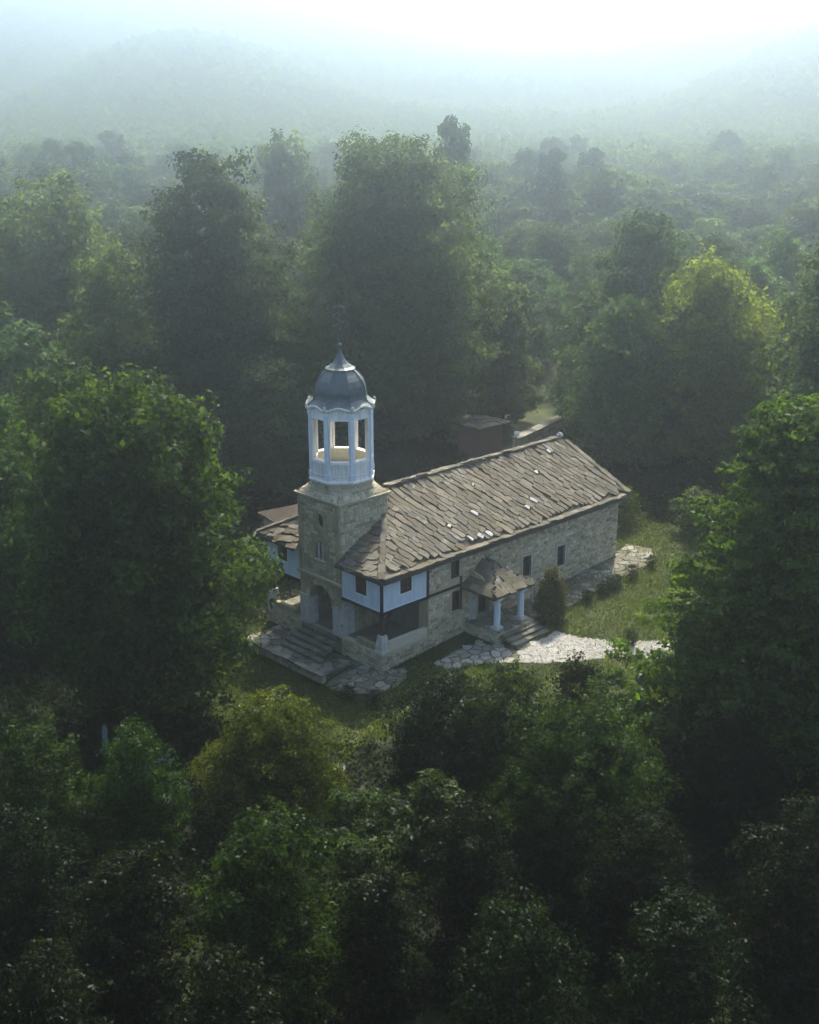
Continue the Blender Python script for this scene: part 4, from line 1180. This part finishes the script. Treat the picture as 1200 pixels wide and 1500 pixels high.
# middle forest
FG_L = {'mA': 'round green tree in the misty forest behind the church', 'mB': 'oval green tree in the misty forest behind the church',
        'mC': 'pointed dark tree in the misty forest behind the church', 'mD': 'low yellowish tree in the misty forest behind the church'}
rf_ = random.Random(5)
taken = [(-9.9,5.6,5), (15.8,36,5), (28.7,29.3,8), (41,15,4), (41,7.6,5), (33,11.6,4), (6.6,-17.9,7), (30,-8.6,3), (18,66,8), (11.6,44.6,4), (-5.4,22,4), (-11.6,20.5,4), (-1.4,37.4,5), (62.5,85.8,4), (68.1,60.7,4)]
n_mid = 0
for it in range(9000):
    if n_mid >= 285: break
    D = 80 + 240*rf_.random()**.9; px = rf_.uniform(-70, 1270)
    a = math.radians(46) - math.atan((px-600)/1898.)
    x, y = CAM.x + D*math.cos(a), CAM.y + D*math.sin(a)
    if D < 84 and px > 250 and px < 1080: continue
    if 470 < px < 960 and D < 104: continue          # lawn, hut and garden wall behind the roof
    if 690 < px < 860 and D < 126: continue
    if px >= 960 and D < 96: continue
    if px <= 470 and D < 82: continue
    big = rf_.random()
    key = rf_.choice(['mA', 'mB', 'mB', 'mC', 'mD', 'mD'])
    H = {'mA': 12, 'mB': 13, 'mC': 14.5, 'mD': 10}[key]*rf_.uniform(.7, 1.15)
    if px < 210 and D < 135: H *= .62
    if 640 < px < 1000 and D < 130: H *= .8
    R = {'mA': 4.6, 'mB': 3.7, 'mC': 3.3, 'mD': 4.6}[key]*rf_.uniform(.85, 1.25)
    if D > 180: H *= 1.2; R *= 1.35
    if any((x-q[0])**2+(y-q[1])**2 < (q[2]*.75+R*.72)**2 for q in taken): continue
    taken.append((x, y, R))
    kd = {'mA': 'round green', 'mB': 'oval green', 'mC': 'pointed dark', 'mD': 'low yellowish'}[key]
    where = ['at the left edge of the forest', 'above the walnut at far left', 'left of the tall cone-shaped tree', 'behind the tall cone-shaped tree', 'between the cone-shaped tree and giant lime', 'behind the left half of the giant lime', 'behind the right half of the giant lime', 'just right of the giant lime', 'beyond the far end of the church', 'behind the pointed tree right of the church', 'behind the yellow-green tree at right', 'at the right edge of the forest'][min(11, max(0, int(px/100)))]
    rank = ['in the nearest rank', 'in the second rank', 'in the third rank', 'in the misty fourth rank', 'in the faint last rank'][min(4, int((D-80)/48))]
    lab = kd+' tree '+where+', '+rank
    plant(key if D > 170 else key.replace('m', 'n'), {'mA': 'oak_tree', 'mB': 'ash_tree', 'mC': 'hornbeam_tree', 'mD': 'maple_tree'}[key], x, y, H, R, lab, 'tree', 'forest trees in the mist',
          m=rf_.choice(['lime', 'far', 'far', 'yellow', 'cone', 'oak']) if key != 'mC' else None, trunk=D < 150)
    n_mid += 1

# far forest on the hills: one mass
def far_forest():
    global rng
    rng = np.random.default_rng(99)
    n = 24000
    D = np.sqrt(rng.uniform(290**2, 1150**2, n)); D[:7000] = rng.uniform(290, 620, 7000); a = np.radians(46) - np.radians(rng.uniform(-27, 27, n))
    ns = 5200; sd_ = np.where(rng.random(ns) < .5, -1, 1); D2 = np.sqrt(rng.uniform(95**2, 1000**2, ns)); D2[:1700] = rng.uniform(95, 290, 1700)
    a2 = np.radians(46) - np.radians(sd_*rng.uniform(np.where(D2 < 300, 20.5, 27), 62, ns))
    D = np.r_[D, D2]; a = np.r_[a, a2]; n += ns
    x = CAM.x+D*np.cos(a); y = CAM.y+D*np.sin(a); z = G(x, y)
    H = rng.uniform(9, 18, n); R = rng.uniform(4.5, 8.5, n); tn = rng.uniform(-.3, .3, n)
    k = np.where(D < 300, 150, np.where(D < 520, 62, 20)); idx = np.repeat(np.arange(n), k); m_ = len(idx)
    d = rdir(m_); d[:, 2] = np.abs(d[:, 2])*1.1-.25
    r = rng.uniform(.7, 1.05, m_)
    pos = np.stack([x[idx]+d[:,0]*R[idx]*r, y[idx]+d[:,1]*R[idx]*r, z[idx]+H[idx]*.55+d[:,2]*H[idx]*.45*r], 1)
    nrm = d*.8+rng.normal(size=(m_, 3))*.45
    size = np.where(D[idx] < 520, np.where(D[idx] < 300, 1.2, 1.9), 4.2)*rng.uniform(.7, 1.3, m_)
    co, q, tone = leaf_cloud(pos, nrm, size, np.clip(.5+tn[idx]+rng.uniform(-.2, .2, m_), 0, 1), .7)
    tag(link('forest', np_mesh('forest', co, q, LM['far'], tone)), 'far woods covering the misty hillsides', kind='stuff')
far_forest()

# undergrowth: low leafy ground cover everywhere but on the mown ground
def undergrowth():
    global rng
    rng = np.random.default_rng(5)
    n = 13000
    x = rng.uniform(-34, 42, n); y = rng.uniform(-36, 44, n)
    k = ~pip(LAWN, x, y) & (np.hypot(x+39.9, y+43.4) > 19); x, y = x[k], y[k]
    n = len(x); h = rng.uniform(.25, 1.5, n)**1.3; R = rng.uniform(.4, 1.1, n)
    kk = 46; idx = np.repeat(np.arange(n), kk); m_ = len(idx)
    d = rdir(m_); d[:, 2] = np.abs(d[:, 2])
    r = rng.uniform(.4, 1.05, m_)
    pos = np.stack([x[idx]+d[:,0]*R[idx]*r, y[idx]+d[:,1]*R[idx]*r, G(x, y)[idx]+d[:,2]*h[idx]*r+.05], 1)
    co, q, tone = leaf_cloud(pos, d*.6+rng.normal(size=(m_, 3))*.5, .20*rng.uniform(.6, 1.4, m_), np.clip(.5+rng.uniform(-.25, .25, n)[idx]+rng.uniform(-.2, .2, m_), 0, 1))
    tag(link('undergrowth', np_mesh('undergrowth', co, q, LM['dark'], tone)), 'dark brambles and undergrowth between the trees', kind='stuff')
undergrowth()
def grass():
    global rng
    rng = np.random.default_rng(6)
    n = 260000
    x = rng.uniform(-14, 32, n); y = rng.uniform(-17, 24, n)
    k = pip(LAWN, x, y) & ~((x > -.1) & (x < L_+.1) & (y > -.1) & (y < W_+.1))
    for pl_, f_ in ((cpoly, .8), (cp2, .75), (cp3, .93)): k &= ~(pip(pl_, x, y) & (rng.random(n) < f_))
    k &= ~((x > 6.1) & (x < 9.5) & (y > -4.1) & (y < 0)) & ~((x > -2.7) & (x < 0) & (y > 1.7) & (y < 8.8))
    k &= ~(pip(ap, x, y) & (rng.random(n) < .75))
    x, y = x[k], y[k]; n = len(x); z = G(x, y)
    pn = np.sin(x*1.3+np.sin(y*.9))*np.cos(y*1.1+x*.4)
    h = rng.uniform(.05, .16, n)*(1+.4*pn); a = rng.uniform(0, 2*PI, n); wd = rng.uniform(.02, .05, n)
    lx, ly = rng.uniform(-.08, .08, n), rng.uniform(-.08, .08, n)
    co = np.stack([np.stack([x-np.cos(a)*wd, y-np.sin(a)*wd, z], 1), np.stack([x+np.cos(a)*wd, y+np.sin(a)*wd, z], 1), np.stack([x+lx, y+ly, z+h], 1)], 1).reshape(-1, 3)
    t = np.repeat(np.clip(.5+.25*pn+rng.uniform(-.25, .25, n), 0, 1), 3)
    tag(link('grass', np_mesh('grass', co, np.arange(n*3).reshape(-1, 3), LM['grass'], t)), 'short rough grass of the churchyard lawn', kind='stuff')
grass()

# clipped box balls, thuja
make_proto('ball', .8, .42, lambda t: np.sqrt(np.clip(1-((t-.5)/.5)**2, .05, 1)), 1500, .07, 'box', lobes=14, h0=.12, clump=.12, seed=31, lobe_r=.5, jag=.05)
for i, (x, y, s) in enumerate(((13.6, -3.0, .9), (14.9, -3.0, .85), (15.55, -2.95, 1.0), (16.3, -2.98, .95), (18.0, -2.85, 1.0), (20.0, -2.85, .9))):
    plant('ball', 'box_ball', x, y, .75*s, .42*s, 'clipped dark box ball, number %s along the edge of the stony apron' % ('one','two','three','four','five','six')[i] if False else
          ['clipped box ball nearest the conical thuja at the wall apron', 'second box ball out from the thuja, at the left of the close pair', 'box ball in the middle of the row, touching its neighbour', 'box ball fourth out from the thuja', 'single box ball fifth out, past the close group', 'last box ball of the row, nearest the far end of the church'][i], 'shrub', 'box balls along the apron', trunk=False)
plant('ball', 'box_ball', 10.9, -7.9, .8, .46, 'lone dark box ball on the lawn beside the gravel path', 'shrub', trunk=False)
for i, (x, y) in enumerate(((-3.2, -.9), (-2.6, -2.2))):
    plant('ball', 'box_ball', x, y, .75, .42, ['box ball just off the flagged church corner, the left of two', 'box ball just off the flagged church corner, the right of two'][i], 'shrub', 'box balls at the church corner', trunk=False)
hero('thuja_bush', 10.55, -2.75, 3.0, .98, P_cone, 15000, .12, 'thuja', 'conical golden green thuja beside the porch steps', 'shrub', lobes=34, h0=.04, clump=.26, seed=33, lobe_r=.4, jag=.1)
# low shrubs at the left foot of the terrace
plant('sA', 'privet_bush', -3.9, 8.6, 1.4, 1.0, 'low shrub against the left end of the terrace wall', 'bush', trunk=False)
plant('sA', 'privet_bush', 24.6, 3.0, 2.2, 1.5, 'low shrub on the grass beyond the far end of the church', 'bush', m='fgy', trunk=False)
plant('sB', 'privet_bush', 26.6, -1.6, 3.0, 1.4, 'upright shrub at the back of the lawn', 'bush', m='lime', trunk=False)

# ================================================================== SMALL THINGS
def headstone(x, y, h, wd, label, rz=0, lean=.04, flat=False):
    t = thing('gravestone', (x, y, g(x, y)), label, 'gravestone', None, rz)
    mb = MB()
    if flat:
        mb.rings([[(-wd, -.35, 0), (wd, -.35, 0), (wd, .35, 0), (-wd, .35, 0)], [(-wd, -.35, h), (wd, -.35, h), (wd, .35, h), (-wd, .35, h)], [(-wd*.95, -.3, h+.04), (wd*.95, -.3, h+.04), (wd*.95, .3, h+.04), (-wd*.95, .3, h+.04)]])
        build(mb, 'slab', M['grave'], t)
    else:
        plate(mb, lambda u, v, w_: (w_+lean*v, u, v), [(-wd, -.2), (wd, -.2), (wd, h*.8), (wd*.75, h*.93), (0, h), (-wd*.75, h*.93), (-wd, h*.8)], [], -.09, .09)
        build(mb, 'stele', M['grave'], t)
        build(MB().box(-.2, .2, -wd-.12, wd+.12, -.1, .12), 'footing', M['grave'], t)
    return t
headstone(6.2, -12.2, 1.7, .30, 'tall grey stele standing on the grass below the gravel path', .9)
headstone(2.2, -14.6, 1.2, .2, 'small pale post-like gravestone between bushes and beech', .8)
headstone(-13.9, 4.6, 1.5, .13, 'narrow pale gravestone in front of the walnut tree', .8)
headstone(-13.3, 1.0, .35, .7, 'flat pale grave slab right of the narrow gravestone', .5, flat=True)
headstone(-14.5, -2.2, .3, .8, 'flat grave slab in shade left of the wide hazel bush', .2, flat=True)
headstone(-8.4, -6.0, .3, .9, 'flat grey grave slab between hazel bush and dark rounded bush', .7, flat=True)

# hut and garden wall behind
hut = thing('stone_hut', (30.0, 20.6, g(30, 20.6)), 'small dark reddish gatehouse with slab roof behind the church ridge', 'hut', rz=0)
build(MB().box(-1.5, 1.1, -1.1, 1.3, -.3, 2.7), 'wall', M['redwall'], hut)
hr = build(MB().rings([[(-1.9,-1.5,2.72),(1.5,-1.5,2.72),(1.5,1.7,2.72),(-1.9,1.7,2.72)], [(-1.9,-1.5,2.82),(1.5,-1.5,2.82),(1.5,1.7,2.82),(-1.9,1.7,2.82)], [(-.5,0,3.25),(.1,0,3.25),(.1,.2,3.25),(-.5,.2,3.25)]]), 'roof', M['roofdeck'], hut)
for i in range(6):
    for j in range(5):
        x, y = -1.65+.6*i, -1.2+.62*j
        z = 2.84+.40*(1-max(abs(x+.2)/1.7, abs(y-.1)/1.6))
        o = link('roof_slab', random.choice(slab_meshes), hr); o.location = (x, y, z+.03); o.scale = (.66, .68, 1)
        o.rotation_euler = (random.uniform(-.05,.05)-.22*(y-.1)/1.6*-1*-1, .22*(x+.2)/1.7, random.uniform(-.15,.15))
gw = thing('garden_wall', (35, 19, g(35, 19)), 'old garden wall with pale slab coping behind the church roof', 'wall')
a, b = Vector((31.4, 18.2, 0)), Vector((45.0, 21.4, 0)); d = (b-a).normalized(); nv = Vector((-d.y, d.x, 0)); ln_ = (b-a).length
zb, zt = 1.3, 3.3
def along(u, v, w_): 
    p = a + d*u - nv*w_; return (p.x, p.y, v)
wpart(plate(MB(), along, rect(0, ln_, zb, zt), [], -.4, 0), 'wall_body', M['tplaster'], gw)
wpart(stones(along, 0, ln_, zb+.3, zt-.02, [], hgt=(.22, .34), wid=(.3, .7)), 'wall_stones', M['tstone'], gw, kind='stuff')
u = 0
while u < ln_-.2:
    l = random.uniform(.7, 1.1); l = min(l, ln_-u)
    m1 = plate(MB(), along, rect(u+.015, u+l-.015, zt+.003, zt+.12+random.uniform(-.02, .02)), [], -.62, .24)
    wpart(m1, 'coping_slab', M['flag'], gw); u += l
# lamp post
lp = thing('lamp_post', (29.6, 16.7, g(29.6, 16.7)), 'dark lamp post with white globe in front of the garden wall', 'lamp post')
build(MB().tube([(0,0,-.1),(0,0,.5),(0,0,2.45)], [.07,.05,.04], 8), 'pole', M['wood'], lp)
build(MB().rings([[(r*math.cos(t), r*math.sin(t), z) for t in [2*PI*i/12 for i in range(12)]] for r, z in ((.05,2.45),(.17,2.52),(.23,2.68),(.17,2.84),(.05,2.91))]), 'globe', M['globe'], lp, True)
build(MB().rings([[(r*math.cos(t), r*math.sin(t), z) for t in [2*PI*i/12 for i in range(12)]] for r, z in ((.16,2.90),(.02,2.99))]), 'cap', M['wood'], lp)
# small stone outbuilding behind the left jetty
sh = thing('stone_shed', (7.4, 15.4, g(7.4, 15.4)-.9), 'grey stone shed glimpsed between the left jetty roof and the tower', 'shed', rz=-.2)
wb = build(MB().box(-2, 2, -1.8, 1.8, -.3, 3.6), 'wall', M['mortar'], sh)
build(stones(PX(-2.0), -1.8, 1.8, .2, 3.55, []), 'wall_stones', M['tstone'], wb)['kind'] = 'stuff'
build(stones(PY(-1.8), -2, 2, .2, 3.55, []), 'wall_stones', M['tstone'], wb)['kind'] = 'stuff'
build(MB().rings([[(-2.3,-2.1,3.62),(2.3,-2.1,3.62),(2.3,2.1,3.62),(-2.3,2.1,3.62)], [(-2.3,-2.1,3.72),(2.3,-2.1,3.72),(2.3,2.1,3.72),(-2.3,2.1,3.72)], [(-.6,-.05,4.5),(.6,-.05,4.5),(.6,.05,4.5),(-.6,.05,4.5)]]), 'roof', M['roofdeck'], sh)
